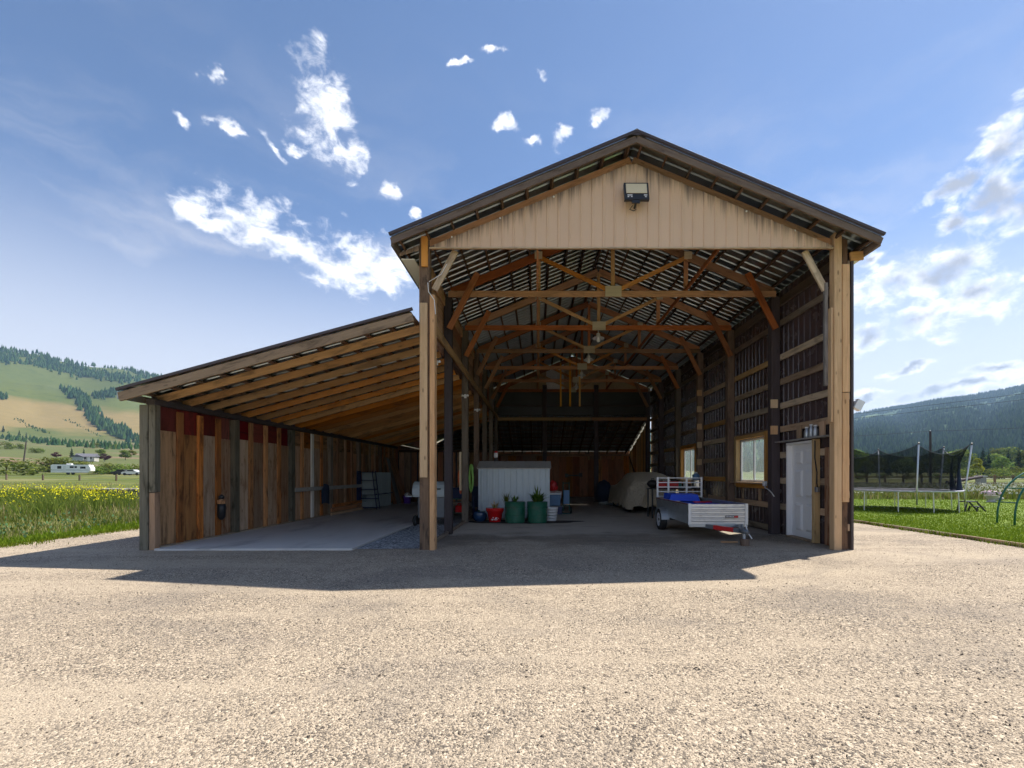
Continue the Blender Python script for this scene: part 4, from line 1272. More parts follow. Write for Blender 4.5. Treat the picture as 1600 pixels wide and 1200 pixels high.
# side profile from rear bumper (near) to nose (far): (y, roof z)
prof = [(16.12, 1.12), (16.3, 1.30), (16.6, 1.42), (17.2, 1.50), (18.0, 1.51), (18.6, 1.46), (19.0, 1.33), (19.4, 1.13), (19.8, 1.04), (20.3, .95), (20.55, .84), (20.74, .66)]
vs, fs = [], []
NS, NR = 56, 40
for i in range(NS + 1):
    t = i / NS
    y = 16.12 + t * 4.62
    top = lerp_tab(prof, y)
    endt = min(1, max(0, (t) / .05)) * min(1, max(0, (1 - t) / .10))
    wend = .80 + .20 * (endt ** .5)
    for j in range(NR + 1):
        s = -1 + 2 * j / NR
        a = abs(s)
        hem = .20 + .09 * mnoise.noise(Vector((y * 2.3, s * 3, 1))) + .05 * math.sin(y * 7.3)
        # cross-section: flat roof, shoulder, sides falling to the hem
        if a < .42:
            xx, zz = a / .42 * .58, top - .05 * (a / .42) ** 2
        elif a < .62:
            q = (a - .42) / .20
            belt = min(top - .06, .92)
            xx, zz = .58 + q * .32, (top - .05) * (1 - q) + belt * q
        else:
            q = (a - .62) / .38
            belt = min(top - .06, .92)
            xx, zz = .90 + .06 * math.sin(q * 1.7) - .02 * q, belt * (1 - q) + hem * q
        fold = 0
        if a > .5:
            q = (a - .5) / .5
            fold = q * (.06 * math.sin(y * 9 + 4.5 * mnoise.noise(Vector((y * 1.3, 0, 5)))) + .08 * mnoise.noise(Vector((y * 4.2, s * 2.2, 3))))
        fold += .028 * mnoise.noise(Vector((y * 2.1, xx * 3.5, 9 + s)))
        vs.append((CX + math.copysign(1, s) * (xx * wend + fold) * (CW / .90) if a > 1e-6 else CX, y, zz + .02 * mnoise.noise(Vector((y * 3, s * 4, 0)))))
for i in range(NS):
    for j in range(NR):
        k = i * (NR + 1) + j
        fs.append((k, k + 1, k + NR + 2, k + NR + 1))
# near and far ends, hanging down
for (i0, dy) in ((0, -.12), (NS, .06)):
    base = i0 * (NR + 1)
    ring = []
    rows = 7
    for rr in range(1, rows + 1):
        q = rr / rows
        row = []
        for j in range(NR + 1):
            x, y, z = vs[base + j]
            hem = .26 + .04 * math.sin(x * 11) + .03 * mnoise.noise(Vector((x * 5, 1, 0)))
            row.append(len(vs))
            vs.append((x + .015 * math.sin(z * 9 + x * 3), y + dy * math.sin(min(1, q * 1.5) * 1.57) + (.07 * math.sin(x * 11 + q * 3) + .07 * mnoise.noise(Vector((x * 4, q * 2, 4)))) * q, min(z, z * (1 - q) + hem * q)))
        ring.append(row)
    prev = [base + j for j in range(NR + 1)]
    for row in ring:
        for j in range(NR):
            f = (prev[j], row[j], row[j + 1], prev[j + 1])
            fs.append(f if i0 == 0 else f[::-1])
        prev = row
mesh_obj('car_cover', vs, fs, M['cover'], car, smooth=True)
for x in (CX - .76, CX + .76):
    for y in (17.05, 19.75):
        MB().lathe([(.19, -.09), (.29, -.10), (.31, -.06), (.31, .06), (.29, .10), (.19, .09), (.10, .05), (.0, .05)], 24).build('tyre', M['rubber'], car, T((x, y, .31)) @ Matrix.Rotation(R(90), 4, 'Y'), smooth=True)
bd = MB()
vs2, fs2 = [], []
for (y, z) in ((16.4, .7), (17.3, .8), (17.9, 1.2), (18.9, 1.2), (19.5, .82), (20.4, .62)):
    vs2 += [(CX - .62, y, .30), (CX - .62, y, z), (CX + .62, y, z), (CX + .62, y, .30)]
for i in range(5):
    for j in range(4):
        fs2.append((4 * i + j, 4 * i + (j + 1) % 4, 4 * i + 4 + (j + 1) % 4, 4 * i + 4 + j))
fs2 += [(0, 3, 2, 1), (20, 21, 22, 23)]
mesh_obj('car_body', vs2, fs2, M['black'], car)

# ---------------------------------------------------------------- lumps of cloth
def lump(name, c, rad, mat, label, cat, seed=0, amp=.18, n=22):
    vs, fs = [], []
    for i in range(n + 1):
        ph = math.pi * i / n
        for j in range(n * 2):
            th = math.pi * j / n
            d = Vector((math.sin(ph) * math.cos(th), math.sin(ph) * math.sin(th), math.cos(ph)))
            k = 1 + amp * mnoise.noise(d * 2.3 + Vector((seed, 0, 0))) + amp * .5 * mnoise.noise(d * 6 + Vector((seed, 4, 0)))
            z = c[2] + rad[2] * d.z * k
            vs.append((c[0] + rad[0] * d.x * k, c[1] + rad[1] * d.y * k, max(.004, z)))
    for i in range(n):
        for j in range(n * 2):
            j2 = (j + 1) % (n * 2)
            fs.append((i * 2 * n + j, (i + 1) * 2 * n + j, (i + 1) * 2 * n + j2, i * 2 * n + j2))
    o = mesh_obj(name, vs, fs, mat, smooth=True)
    return tag(o, label, cat)


lump('tarp_bundle', (3.15, 21.2, .52), (.40, .45, .60), M['navy_cloth'], 'dark blue tarp bundle beside the nose of the covered car', 'tarp', 3)
lump('plastic_sack', (3.25, 20.95, .07), (.34, .16, .10), M['grill'], 'crumpled grey plastic on the floor below the blue tarp bundle', 'plastic', 8, .3)

# ---------------------------------------------------------------- metal garden shed
sh = thing('garden_shed', (-.75, 14.9, 0), 'low pale grey ribbed metal storage shed in the middle of the floor', 'shed')
SX0, SX1, SY0, SY1, SZ = -1.86, .37, 14.15, 15.5, 1.64
n = 6
wd = (SX1 - SX0) / n
first = None
for i in range(n):
    Mx = axes((SX0 + i * wd, SY0, .03), (1, 0, 0), (0, 0, 1), (0, -1, 0))
    first = ribbed('wall_sheet', wd, SZ - .03, M['shed'], sh, Mx, rib=wd / 2, rh=.014, rw=.06) if first is None else first
    if i: share(first, 'wall_sheet', sh, Mx)
for x, nx in ((SX0, -1), (SX1, 1)):
    mesh_obj('side_wall', [(x, SY0, .03), (x, SY1, .03), (x, SY1, SZ), (x, (SY0 + SY1) / 2, SZ + .2), (x, SY0, SZ)], [(0, 1, 2, 3, 4)], M['shed'], sh)
mesh_obj('back_wall', [(SX0, SY1, .03), (SX1, SY1, .03), (SX1, SY1, SZ), (SX0, SY1, SZ)], [(0, 1, 2, 3)], M['shed'], sh)
ym, n = (SY0 + SY1) / 2, 7
wd = (SX1 - SX0 + .12) / n
for s in (-1, 1):
    dn = Vector((0, s, -.31)).normalized()
    first = None
    for i in range(n):
        o = Vector((SX0 - .06 + (i if s < 0 else i + 1) * wd, ym, SZ + .215))
        Mx = axes(o, (1, 0, 0) if s < 0 else (-1, 0, 0), dn, Vector((-s, 0, 0)).cross(dn))
        first = ribbed('roof_sheet', wd, .79, M['shed_roof'], sh, Mx, rib=wd, rh=.012, rw=.05) if first is None else first
        if i: share(first, 'roof_sheet', sh, Mx)
abox('eave_trim', sh, SX0 - .05, SX1 + .05, SY0 - .03, SY0 - .018, SZ - .055, SZ - .02, M['shed_roof'])
for x in (SX0 - .012, SX1 - .028):
    abox('corner_trim', sh, x, x + .04, SY0 - .022, SY0 - .003, .02, SZ - .06, M['shed'])
ln_ = thing('lantern', (-1.35, 14.75, 1.86), 'white and black camping lantern standing on the shed roof', 'lantern')
MB().lathe([(.075, 0), (.08, .03), (.06, .06), (.06, .10)], 14).build('lantern_base', M['black'], ln_, T((-1.38, 14.83, 1.862)), smooth=True)
MB().lathe([(.055, .10), (.07, .14), (.07, .24), (.05, .27)], 14).build('globe', M['white_plastic'], ln_, T((-1.38, 14.83, 1.862)), smooth=True)
MB().lathe([(.06, .27), (.065, .29), (.03, .33), (0, .335)], 14).build('lantern_cap', M['red'], ln_, T((-1.38, 14.83, 1.862)), smooth=True)

# ---------------------------------------------------------------- plant pots
def blades(mb, c, n, h, spread, w, seed, bend=.5):
    r2 = random.Random(seed)
    for i in range(n):
        a = r2.uniform(0, 2 * math.pi)
        hh = h * r2.uniform(.5, 1.1)
        sp_ = spread * r2.uniform(.2, 1)
        b0 = Vector(c) + Vector((math.cos(a), math.sin(a), 0)) * spread * .3 * r2.random()
        dirv = Vector((math.cos(a), math.sin(a), 0))
        side = Vector((-math.sin(a), math.cos(a), 0)) * w * r2.uniform(.6, 1.2)
        m1 = b0 + dirv * sp_ * .4 + Vector((0, 0, hh * .6))
        tip = b0 + dirv * sp_ + Vector((0, 0, hh * (1 - bend * .4 * r2.random())))
        k = len(mb.v)
        mb.v += [tuple(b0 - side * .4), tuple(b0 + side * .4), tuple(m1 + side), tuple(m1 - side), tuple(tip)]
        mb.f += [(k, k + 1, k + 2, k + 3), (k + 3, k + 2, k + 4)]


def pot(name, x, y, prof, mat, label, cat, plant=None, group=None, n=28):
    t = thing(name, (x, y, 0), label, cat, group)
    b_ = MB().lathe(prof, n).build('pot_body', mat, t, T((x, y, .0)), smooth=False)
    smooth_by_angle(b_, 35)
    zt = prof[-1][1]
    MB().lathe([(0.0, zt - .045), (prof[-1][0] * .97, zt - .05)], n, cap=False).build('potting_soil', M['soil'], t, T((x, y, 0)))
    if plant:
        for k, (nb, h, sp_, w, mt) in enumerate(plant):
            mb = MB()
            blades(mb, (x, y, zt - .04), nb, h, sp_, w, hash(name) % 100 + k if False else int(abs(x) * 100) + k)
            mb.build('plant' if k == 0 else 'plant', M[mt], t)
    return t


pot('flower_pot', -1.27, 13.35, [(.16, 0), (.18, .02), (.235, .30), (.265, .33), (.27, .42), (.25, .42), (.24, .34)][:5] + [(.245, .42)], M['red_plastic'],
    'red glazed plant pot with wilted cream stems in front of the shed', 'plant pot', [(16, .26, .16, .025, 'plant_dry'), (8, .18, .15, .02, 'plant')])
rp_ = bpy.data.objects['flower_pot']
r2 = random.Random(5)
for k in range(9):
    a = R(-90 + r2.uniform(-28, 38))
    z = .10 + r2.uniform(-.03, .05)
    rr = .183 + (z - .02) / .28 * .055 + .0035
    c = Vector((-1.27 + rr * math.cos(a), 13.35 + rr * math.sin(a), z))
    t_ = Vector((-math.sin(a), math.cos(a), 0))
    w_, h_ = r2.uniform(.008, .02), r2.uniform(.008, .025)
    mesh_obj('paint_chip', [c - t_ * w_ - Vector((0, 0, h_)), c + t_ * w_ - Vector((0, 0, h_ * .6)), c + t_ * w_ * .8 + Vector((0, 0, h_)), c - t_ * w_ + Vector((0, 0, h_ * .5))], [(0, 1, 2, 3)], M['white'], rp_)
barrel = [(.27, 0), (.285, .02), (.29, .20), (.298, .21), (.298, .23), (.29, .24), (.295, .42), (.305, .43), (.305, .46), (.297, .47), (.30, .60), (.305, .615), (.285, .615)]
pot('barrel_planter', -.665, 13.2, barrel, M['green_barrel'], 'left green plastic barrel planter with sparse weeds, beside the red pot', 'planter', [(30, .24, .2, .02, 'plant'), (12, .18, .16, .016, 'plant_dry')], 'green barrel planters')
pot('barrel_planter', -.01, 13.2, barrel, M['green_barrel'], 'right green plastic barrel planter overflowing with leafy plants', 'planter', [(90, .32, .34, .034, 'plant'), (16, .55, .14, .022, 'plant'), (30, .2, .3, .03, 'leaf_olive')], 'green barrel planters')
lw = bpy.data.objects['barrel_planter']
mb = MB(); blades(mb, (-.93, 13.3, .5), 26, .42, .2, .014, 77); mb.build('plant', M['leaf_olive'], lw)
pot('glazed_pot', -1.75, 13.55, [(.12, 0), (.19, .06), (.22, .16), (.20, .26), (.17, .28), (.185, .30), (.16, .30)], M['blue_glaze'], 'small dark blue glazed pot of seedlings at the left end of the shed', 'plant pot', [(24, .10, .16, .012, 'plant')])
st_ = thing('stacked_buckets', (.42, 13.6, 0), 'white slatted plastic basket beside the right green planter', 'basket')
for k in range(5):
    MB().lathe([(.165 + .012 * k, .02 + .085 * k), (.175 + .012 * k, .085 + .085 * k), (.165 + .012 * k, .087 + .085 * k)], 22).build('basket_band', M['white_plastic'], st_, T((.40, 13.6, 0)))
bpy.data.objects['stacked_buckets'].name = 'basket'
PW['basket'] = PW['stacked_buckets']

# ---------------------------------------------------------------- beside the shed, right end
t = thing('storage_tote', (.62, 16.0, 0), 'blue-grey plastic tote on the floor under the blue cooler', 'tote')
abox('tote_body', t, .40, .86, 15.7, 16.2, .01, .28, M['navy'])
abox('tote_lid', t, .385, .875, 15.685, 16.215, .282, .31, M['grill_dark'])
t = thing('cooler', (.60, 15.95, .31), 'blue picnic cooler with white lid standing on the tote', 'cooler')
abox('cooler_body', t, .42, .80, 15.72, 16.15, .312, .70, M['steel_blue'])
abox('cooler_lid', t, .405, .815, 15.705, 16.165, .702, .77, M['white_plastic'])
MB().tube([(.40, 15.9, .55), (.385, 15.9, .80), (.62, 15.72, .83), (.835, 15.9, .80), (.82, 15.9, .55)], .012, 6).build('handle', M['white_plastic'], t)
lump('red_bag', (.55, 16.0, .98), (.16, .15, .21), M['red'], 'red cloth bag on top of the blue cooler', 'bag', 12, .3)
t = thing('hand_truck', (1.02, 16.1, 0), 'dark teal hand truck with white-hubbed wheels standing right of the cooler', 'hand truck')
for x in (.92, 1.14):
    MB().tube([(x, 16.05, .10), (x, 16.15, .9), (x, 16.22, 1.06), (x, 16.20, 1.14)], .018, 8).build('rail', M['teal'], t)
for z in (.3, .55, .8, 1.1):
    MB().tube([(.92, 16.06 + z * .11, z), (1.14, 16.06 + z * .11, z)], .014, 8).build('crossbar', M['teal'], t)
abox('toe_plate', t, .88, 1.18, 15.85, 16.08, .012, .03, M['teal'])
for x in (.86, 1.20):
    wh = MB().lathe([(.06, -.03), (.115, -.035), (.125, 0), (.115, .035), (.06, .03)], 20).build('wheel', M['rubber'], t, T((x, 16.14, .126)) @ Matrix.Rotation(R(90), 4, 'Y'), smooth=True)
    MB().lathe([(.0, -.04), (.06, -.038), (.06, .038), (0, .04)], 16).build('rim', M['white_plastic'], wh, PW[wh.name])
MB().box(.93, 1.13, 16.0, 16.05, .35, .85).build('blue_panel', M['steel_blue'], t)

# ---------------------------------------------------------------- left of the post line
t = thing('barbecue_cart', (-3.0, 12.5, 0), 'grey lidded barbecue cart on black wheels behind the front left post', 'barbecue')
abox('cabinet', t, -3.28, -2.50, 12.25, 12.75, .22, .82, M['grill_dark'])
vs, fs = [], []
for i in range(9):
    a = R(180 * i / 8)
    for x in (-3.42, -2.42):
        vs.append((x, 12.5 - .30 * math.cos(a), .86 + .36 * math.sin(a) ** .8))
for i in range(8):
    fs.append((2 * i, 2 * i + 1, 2 * i + 3, 2 * i + 2))
fs += [tuple(2 * i for i in range(9))[::-1], tuple(2 * i + 1 for i in range(9))]
mesh_obj('hood', vs, fs, M['grill'], t)
abox('cook_box', t, -3.40, -2.44, 12.2, 12.8, .80, .872, M['grill'])
MB().tube([(-3.2, 12.24, 1.02), (-3.2, 12.17, 1.02), (-2.65, 12.17, 1.02), (-2.65, 12.24, 1.02)], .014, 8).build('hood_handle', M['black'], t)
abox('side_shelf', t, -3.62, -3.43, 12.25, 12.75, .80, .83, M['grill'])
for x in (-3.36, -2.46):
    for y in (12.3, 12.7):
        MB().lathe([(.03, -.03), (.13, -.035), (.15, 0), (.13, .035), (.03, .03)], 20).build('wheel', M['rubber'], t, T((x, y, .15)) @ Matrix.Rotation(R(90), 4, 'Y'), smooth=True)
t = thing('metal_rack', (-2.45, 14.4, 0), 'low teal metal rack behind the second left post', 'rack')
for z in (.18, .62):
    abox('rack_shelf', t, -2.95, -2.26, 14.2, 14.6, z, z + .025, M['teal'])
for x in (-2.94, -2.30):
    for y in (14.2, 14.57):
        abox('leg', t, x, x + .03, y, y + .03, 0, 1.0, M['black'])
t = thing('storage_bin', (-2.6, 14.4, .65), 'dark blue plastic bin on the teal rack behind the posts', 'bin')
abox('bin_body', t, -2.88, -2.34, 14.22, 14.56, .65, .96, M['navy'])
abox('bin_rim', t, -2.90, -2.32, 14.20, 14.58, .962, .99, M['navy'])
t = thing('fuel_can', (-2.5, 14.35, .2), 'red plastic fuel can low on the teal rack', 'fuel can')
abox('can_body', t, -2.62, -2.38, 14.25, 14.5, .207, .42, M['red_plastic'])
MB().tube([(-2.56, 14.37, .42), (-2.56, 14.37, .47), (-2.46, 14.37, .47), (-2.46, 14.37, .42)], .014, 6).build('handle', M['red_plastic'], t)
MB().tube([(-2.42, 14.37, .42), (-2.40, 14.37, .52)], .016, 8).build('spout', M['lamp_glass'], t)


def hank(name, x, y, z0, z1, mat, label, loops=5, w=.09, seed=1):
    mb = MB()
    r2 = random.Random(seed)
    for k in range(loops):
        pts = []
        ww, zz = w * r2.uniform(.6, 1.1), z0 + r2.uniform(0, .2)
        for i in range(17):
            a = 2 * math.pi * i / 16
            pts.append((x + ww * math.sin(a) + r2.uniform(-.015, .015), y - .02 * k, (z1 + zz) / 2 + (z1 - zz) / 2 * math.cos(a)))
        mb.tube(pts[:-1], .016, 6, closed=True)
    return tag(mb.build(name, mat, smooth=True), label, 'rope')


hank('rope_hank', -2.36, 13.9, .80, 1.62, M['orange'], 'orange rope looped over the third left post', 7, .075, 4)
hank('hose_hank', -2.02, 13.7, .86, 1.72, M['lime'], 'lime green hose looped on a hook at the third left post', 9, .055, 9)
t = thing('folding_chair', (-1.98, 14.6, 0), 'folded navy blue camping chair leaning near the left end of the shed', 'chair')
for x in (-2.1, -1.95):
    MB().tube([(x, 14.45, .02), (x + .05, 14.6, 1.05)], .016, 8).build('leg', M['navy'], t)
    MB().tube([(x + .08, 14.45, .02), (x - .02, 14.62, 1.05)], .016, 8).build('leg', M['navy'], t)
MB().box(-2.14, -1.88, 14.54, 14.60, .35, 1.02).build('folded_seat', M['navy_cloth'], t)

# ---------------------------------------------------------------- along the lean-to wall
t = thing('wall_holster', (-7.1, 10.1, .5), 'black holder with brown top hung low on the pale wall panel', 'holder')
MB().lathe([(.03, 0), (.075, .06), (.085, .25), (.08, .36)], 14).build('holder_body', M['black'], t, T((-7.09, 10.05, .40)), smooth=True)
MB().lathe([(.085, .36), (.085, .44), (.03, .47)], 14).build('holder_top', M['batten'], t, T((-7.09, 10.05, .40)))
MB().lathe([(.05, .47), (.06, .52), (.02, .56), (.0, .57)], 12).build('holder_knob', M['black'], t, T((-7.09, 10.05, .40)), smooth=True)
# coat on the rail
vs, fs = [], []
for i in range(13):
    q = i / 12
    for j in range(17):
        a = 2 * math.pi * j / 16
        w_ = .10 + .15 * min(1, q * 3) - .06 * max(0, q - .5)
        vs.append((-6.98 + .07 * math.cos(a) * (1 + .25 * math.sin(3 * a + q * 4)), 14.75 + w_ * math.sin(a) + .02 * math.sin(a * 5), 1.08 - q * .62 - .03 * math.sin(a * 2)))
for i in range(12):
    for j in range(16):
        fs.append((i * 17 + j, i * 17 + j + 1, (i + 1) * 17 + j + 1, (i + 1) * 17 + j))
o = mesh_obj('hanging_coat', vs, fs, M['navy_cloth'], smooth=True)
tag(o, 'dark navy coat hanging from the white-painted rail on the lean-to wall', 'coat')
for k, (x, z, ya, yb, mt) in enumerate(((-7.02, .06, 15.2, 18.0, 'batten_pale'), (-6.92, .06, 15.0, 17.7, 'new'), (-7.03, .20, 15.3, 17.8, 'batten'), (-7.04, .33, 15.4, 17.9, 'batten'), (-6.96, .20, 15.1, 17.6, 'plywood_tan'))):
    o = abox('loose_plank', None, x - .02, x + .03, ya, yb, z - .055 if z > .1 else .037, z + .06, M[mt])
    tag(o, ('lowest tan plank against the wall in the pile below the rail', 'pale fresh plank at the front of the floor pile below the rail', 'red-brown plank in the middle of the wall pile', 'topmost red-brown plank of the wall pile below the rail', 'tan plank lying on the pale fresh plank')[k], 'plank', 'planks below the rail')
t = thing('wire_rack', (-6.8, 17.85, 0), 'navy wire shelving rack in front of the grey cabinets on the slab', 'shelving')
for x in (-7.08, -6.42):
    for y in (17.6, 17.95):
        MB().tube([(x, y, .036), (x + (.12 if x > -7 and y < 17.7 else 0), y, 1.55)] if x < -7 else [(x + .1, y, .036), (x - .08, y, 1.55)], .018, 6).build('upright', M['navy'], t)
for k, z in enumerate((.10, .46, .82, 1.18, 1.5)):
    x1 = -6.34 - .03 * k
    for q in range(5):
        MB().tube([(-7.08, 17.6 + q * .0875, z), (x1 - .02, 17.6 + q * .0875, z)], .01, 5).build('shelf_wire', M['navy'], t)
    MB().tube([(x1, 17.6, z), (x1, 17.95, z)], .014, 6).build('shelf_rail', M['navy'], t)
abox('rack_side', t, -7.10, -7.085, 17.6, 17.95, .04, 1.55, M['navy'])
for k in range(5):
    y = 18.05 + k * .44
    t = thing('locker', (-6.8, y + .2, .035), '%s tall grey-green cabinet column from the front along the lean-to wall' % ('first', 'second', 'third', 'fourth', 'fifth')[k], 'cabinet', 'grey cabinets by the wall')
    abox('cabinet_back', t, -7.08, -7.05, y, y + .40, .04, 1.50, M['grey_panel'])
    abox('cabinet_side', t, -7.049, -6.55 - .04 * (k % 2), y, y + .025, .60, 1.50, M['grey_panel'])
    abox('cabinet_side', t, -7.049, -6.62, y + .375, y + .40, .04, 1.50, M['grey_panel'])
    abox('cabinet_shelf', t, -7.049, -6.52, y + .026, y + .374, .58, .61, M['navy'])
    abox('cabinet_foot', t, -7.049, -6.66, y, y + .025, .04, .30, M['grey_panel'])
for k, (xb, xt, y, mt) in enumerate(((-6.35, -6.98, 21.0, 'plywood_tan'), (-6.52, -7.04, 20.75, 'grey_wood'), (-6.66, -7.07, 20.55, 'plank_red'))):
    o = board('plywood_sheet', None, (xb, y + .4, .04), (xt, y + .5, 2.2 - .05 * k), .9 - .2 * k, .02, M[mt], (1, 0, .2))
    tag(o, ('tan plywood sheet leaning in the lean-to back corner, outermost of three', 'grey board leaning between the two sheets in the back corner', 'red-brown board leaning nearest the wall in the back corner')[k], 'board', 'leaning boards')
t = thing('purple_bucket', (-6.0, 21.6, .035), 'purple and white bucket on the slab by the leaning plywood', 'bucket')
MB().lathe([(.15, 0), (.19, .33), (.20, .33), (.20, .36)], 18).build('bucket_body', M['purple'], t, T((-6.2, 21.3, .036)))
MB().lathe([(.12, .36), (.15, .42), (.08, .50), (0, .52)], 14).build('bucket_contents', M['white_plastic'], t, T((-6.2, 21.3, .036)), smooth=True)
t = thing('snow_blower', (-5.4, 22.0, .035), 'dark machine standing against the back planks of the lean-to', 'machine')
abox('engine_block', t, -5.75, -5.15, 21.8, 22.3, .22, .70, M['grill_dark'])
MB().tube([(-5.65, 21.8, .6), (-5.7, 21.4, .95), (-5.2, 21.4, .95), (-5.25, 21.8, .6)], .02, 8).build('handlebar', M['black'], t)
for x in (-5.8, -5.1):
    MB().lathe([(.05, -.04), (.17, -.05), (.19, 0), (.17, .05), (.05, .04)], 18).build('wheel', M['rubber'], t, T((x, 22.0, .226)) @ Matrix.Rotation(R(90), 4, 'Y'), smooth=True)
# ---------------------------------------------------------------- trampoline
TCX, TCY, TR, TZ = 14.65, 18.3, 2.02, .78
tp = thing('trampoline', (TCX, TCY, 0), 'round trampoline with black safety net standing on the lawn', 'trampoline')
ring = [(TCX + TR * math.cos(2 * math.pi * i / 40), TCY + TR * math.sin(2 * math.pi * i / 40), TZ) for i in range(40)]
MB().tube(ring, .03, 8, closed=True).build('frame_ring', M['pipe'], tp, smooth=True)
MB().lathe([(0, 0), (TR - .25, 0)], 48, cap=False).build('jumping_mat', plain('grey_trampoline_mat', (.16, .15, .19), .6), tp, T((TCX, TCY, TZ - .01)))
MB().lathe([(TR - .26, .012), (TR + .02, .03), (TR + .03, .0), (TR - .0, -.01)], 48, cap=False).build('spring_pad', plain('lilac_grey_pad', (.50, .48, .58), .6), tp, T((TCX, TCY, TZ)))
NPOLE = 6
ptop = []
for k in range(NPOLE):
    a = 2 * math.pi * (k + .13) / NPOLE
    c, s = math.cos(a), math.sin(a)
    b0 = (TCX + (TR + .05) * c, TCY + (TR + .05) * s)
    tt = (TCX + (TR + .22) * c, TCY + (TR + .22) * s)
    ptop.append((tt[0], tt[1], 2.55))
    MB().tube([(b0[0], b0[1], .30), (b0[0], b0[1], .95), (tt[0], tt[1], 2.52)], .024, 8).build('net_pole', M['pipe'], tp, smooth=True)
    MB().lathe([(.035, 0), (.035, .06), (0, .08)], 8).build('pole_cap', M['black'], tp, T((tt[0], tt[1], 2.50)))
    for da in (-.26, .26):
        c2, s2 = math.cos(a + da), math.sin(a + da)
        MB().tube([(TCX + TR * c2, TCY + TR * s2, TZ), (TCX + (TR + .03) * c2, TCY + (TR + .03) * s2, .0)], .02, 8).build('leg', M['pipe'], tp)
vs, fs = [], []
NA, NZ = 96, 10
for i in range(NA):
    a = 2 * math.pi * i / NA
    ph = ((i / NA * NPOLE) - .13) % 1
    sag = math.sin(math.pi * ph)
    rad = (TR + .16) - .34 * sag ** .8
    topz = 2.50 - .36 * sag ** .7
    for j in range(NZ + 1):
        q = j / NZ
        rr = (TR - .22) * (1 - q) + rad * q - .10 * math.sin(math.pi * q)
        vs.append((TCX + rr * math.cos(a), TCY + rr * math.sin(a), TZ + .02 + (topz - TZ) * q))
for i in range(NA):
    i2 = (i + 1) % NA
    for j in range(NZ):
        fs.append((i * (NZ + 1) + j, i2 * (NZ + 1) + j, i2 * (NZ + 1) + j + 1, i * (NZ + 1) + j + 1))
mesh_obj('safety_net', vs, fs, M['net'], tp, smooth=True)
MB().tube([vs[i * (NZ + 1) + NZ] for i in range(NA)], .014, 6, closed=True).build('net_rope', M['black'], tp)
# gathered edges of the net doorway
for k, a in enumerate((-.62, -.30)):
    pts = [(TCX + (TR - .12) * math.cos(a + .07 * math.sin(q * 3)), TCY + (TR - .12) * math.sin(a + .07 * math.sin(q * 3)), TZ + 1.35 * q) for q in [i / 8 for i in range(9)]]
    MB().tube(pts, [.10, .09, .07, .06, .05, .05, .04, .03, .02], 8).build('net_doorway_edge', M['navy_cloth'], tp, smooth=True)

# plastic step stool
t = thing('step_stool', (16.6, 17.1, 0), 'black plastic two-step stool on the lawn beside the trampoline', 'step stool')
abox('top_step', t, 16.18, 16.62, 16.9, 17.25, .36, .40, M['black'])
abox('lower_step', t, 16.66, 16.90, 16.9, 17.25, .17, .20, M['black'])
for y in (16.9, 17.22):
    board('leg', t, (16.20, y, .36), (16.12, y, 0), .05, .03, M['black'])
    board('leg', t, (16.58, y, .36), (16.92, y, 0), .05, .03, M['black'])
    board('leg', t, (16.62, y, .20), (16.55, y, 0), .05, .03, M['black'])
# flower urn
t = thing('flower_urn', (22.9, 22.6, 0), 'pale urn of pink and white flowers at the far edge of the lawn', 'flower urn')
MB().lathe([(.20, 0), (.20, .06), (.12, .10), (.14, .16), (.26, .30), (.30, .36), (.28, .36)], 20).build('urn', plain('grey_stone_urn', (.50, .48, .47), .8), t, T((22.9, 22.6, 0)), smooth=True)
mb, mg = MB(), MB()
r2 = random.Random(3)
for i in range(240):
    d = Vector((r2.gauss(0, 1), r2.gauss(0, 1), abs(r2.gauss(0, .8)))).normalized()
    c = Vector((22.9, 22.6, .42)) + Vector((d.x * .42, d.y * .42, d.z * .20)) * r2.uniform(.7, 1.05)
    a, b_ = d.orthogonal().normalized(), d.cross(d.orthogonal()).normalized()
    s = r2.uniform(.035, .06)
    (mb if r2.random() < .7 else mg).add([c + a * s, c + b_ * s, c - a * s, c - b_ * s], [(0, 1, 2, 3)])
mb.build('flowers', M['flower_pink'], t)
mg.build('foliage', M['plant'], t)
lump('garden_stone', (24.6, 24.1, .1), (.35, .25, .16), M['rock'], 'grey stone lying at the lawn edge behind the flower urn', 'stone', 30, .3, 12)
# green climbing arch
t = thing('climbing_arch', (15.2, 12.6, 0), 'dark green metal climbing arch with ladder rungs at the right edge', 'climbing frame')
for (x0_, y0_) in ((13.28, 12.95), (13.20, 12.40)):
    pts = []
    for i in range(25):
        a = math.pi * i / 24
        pts.append((x0_ + 1.95 * (1 - math.cos(a)), y0_, 1.72 * math.sin(a) ** .75 if 0 < i < 24 else 0))
    MB().tube(pts, .024, 8).build('side_rail', M['green_pipe'], t, smooth=True)
for i in range(2, 23, 2):
    a = math.pi * i / 24
    x_, z_ = 1.95 * (1 - math.cos(a)), 1.72 * math.sin(a) ** .75
    MB().tube([(13.28 + x_, 12.95, z_), (13.20 + x_, 12.40, z_)], .017, 8).build('rung', M['green_pipe'], t)

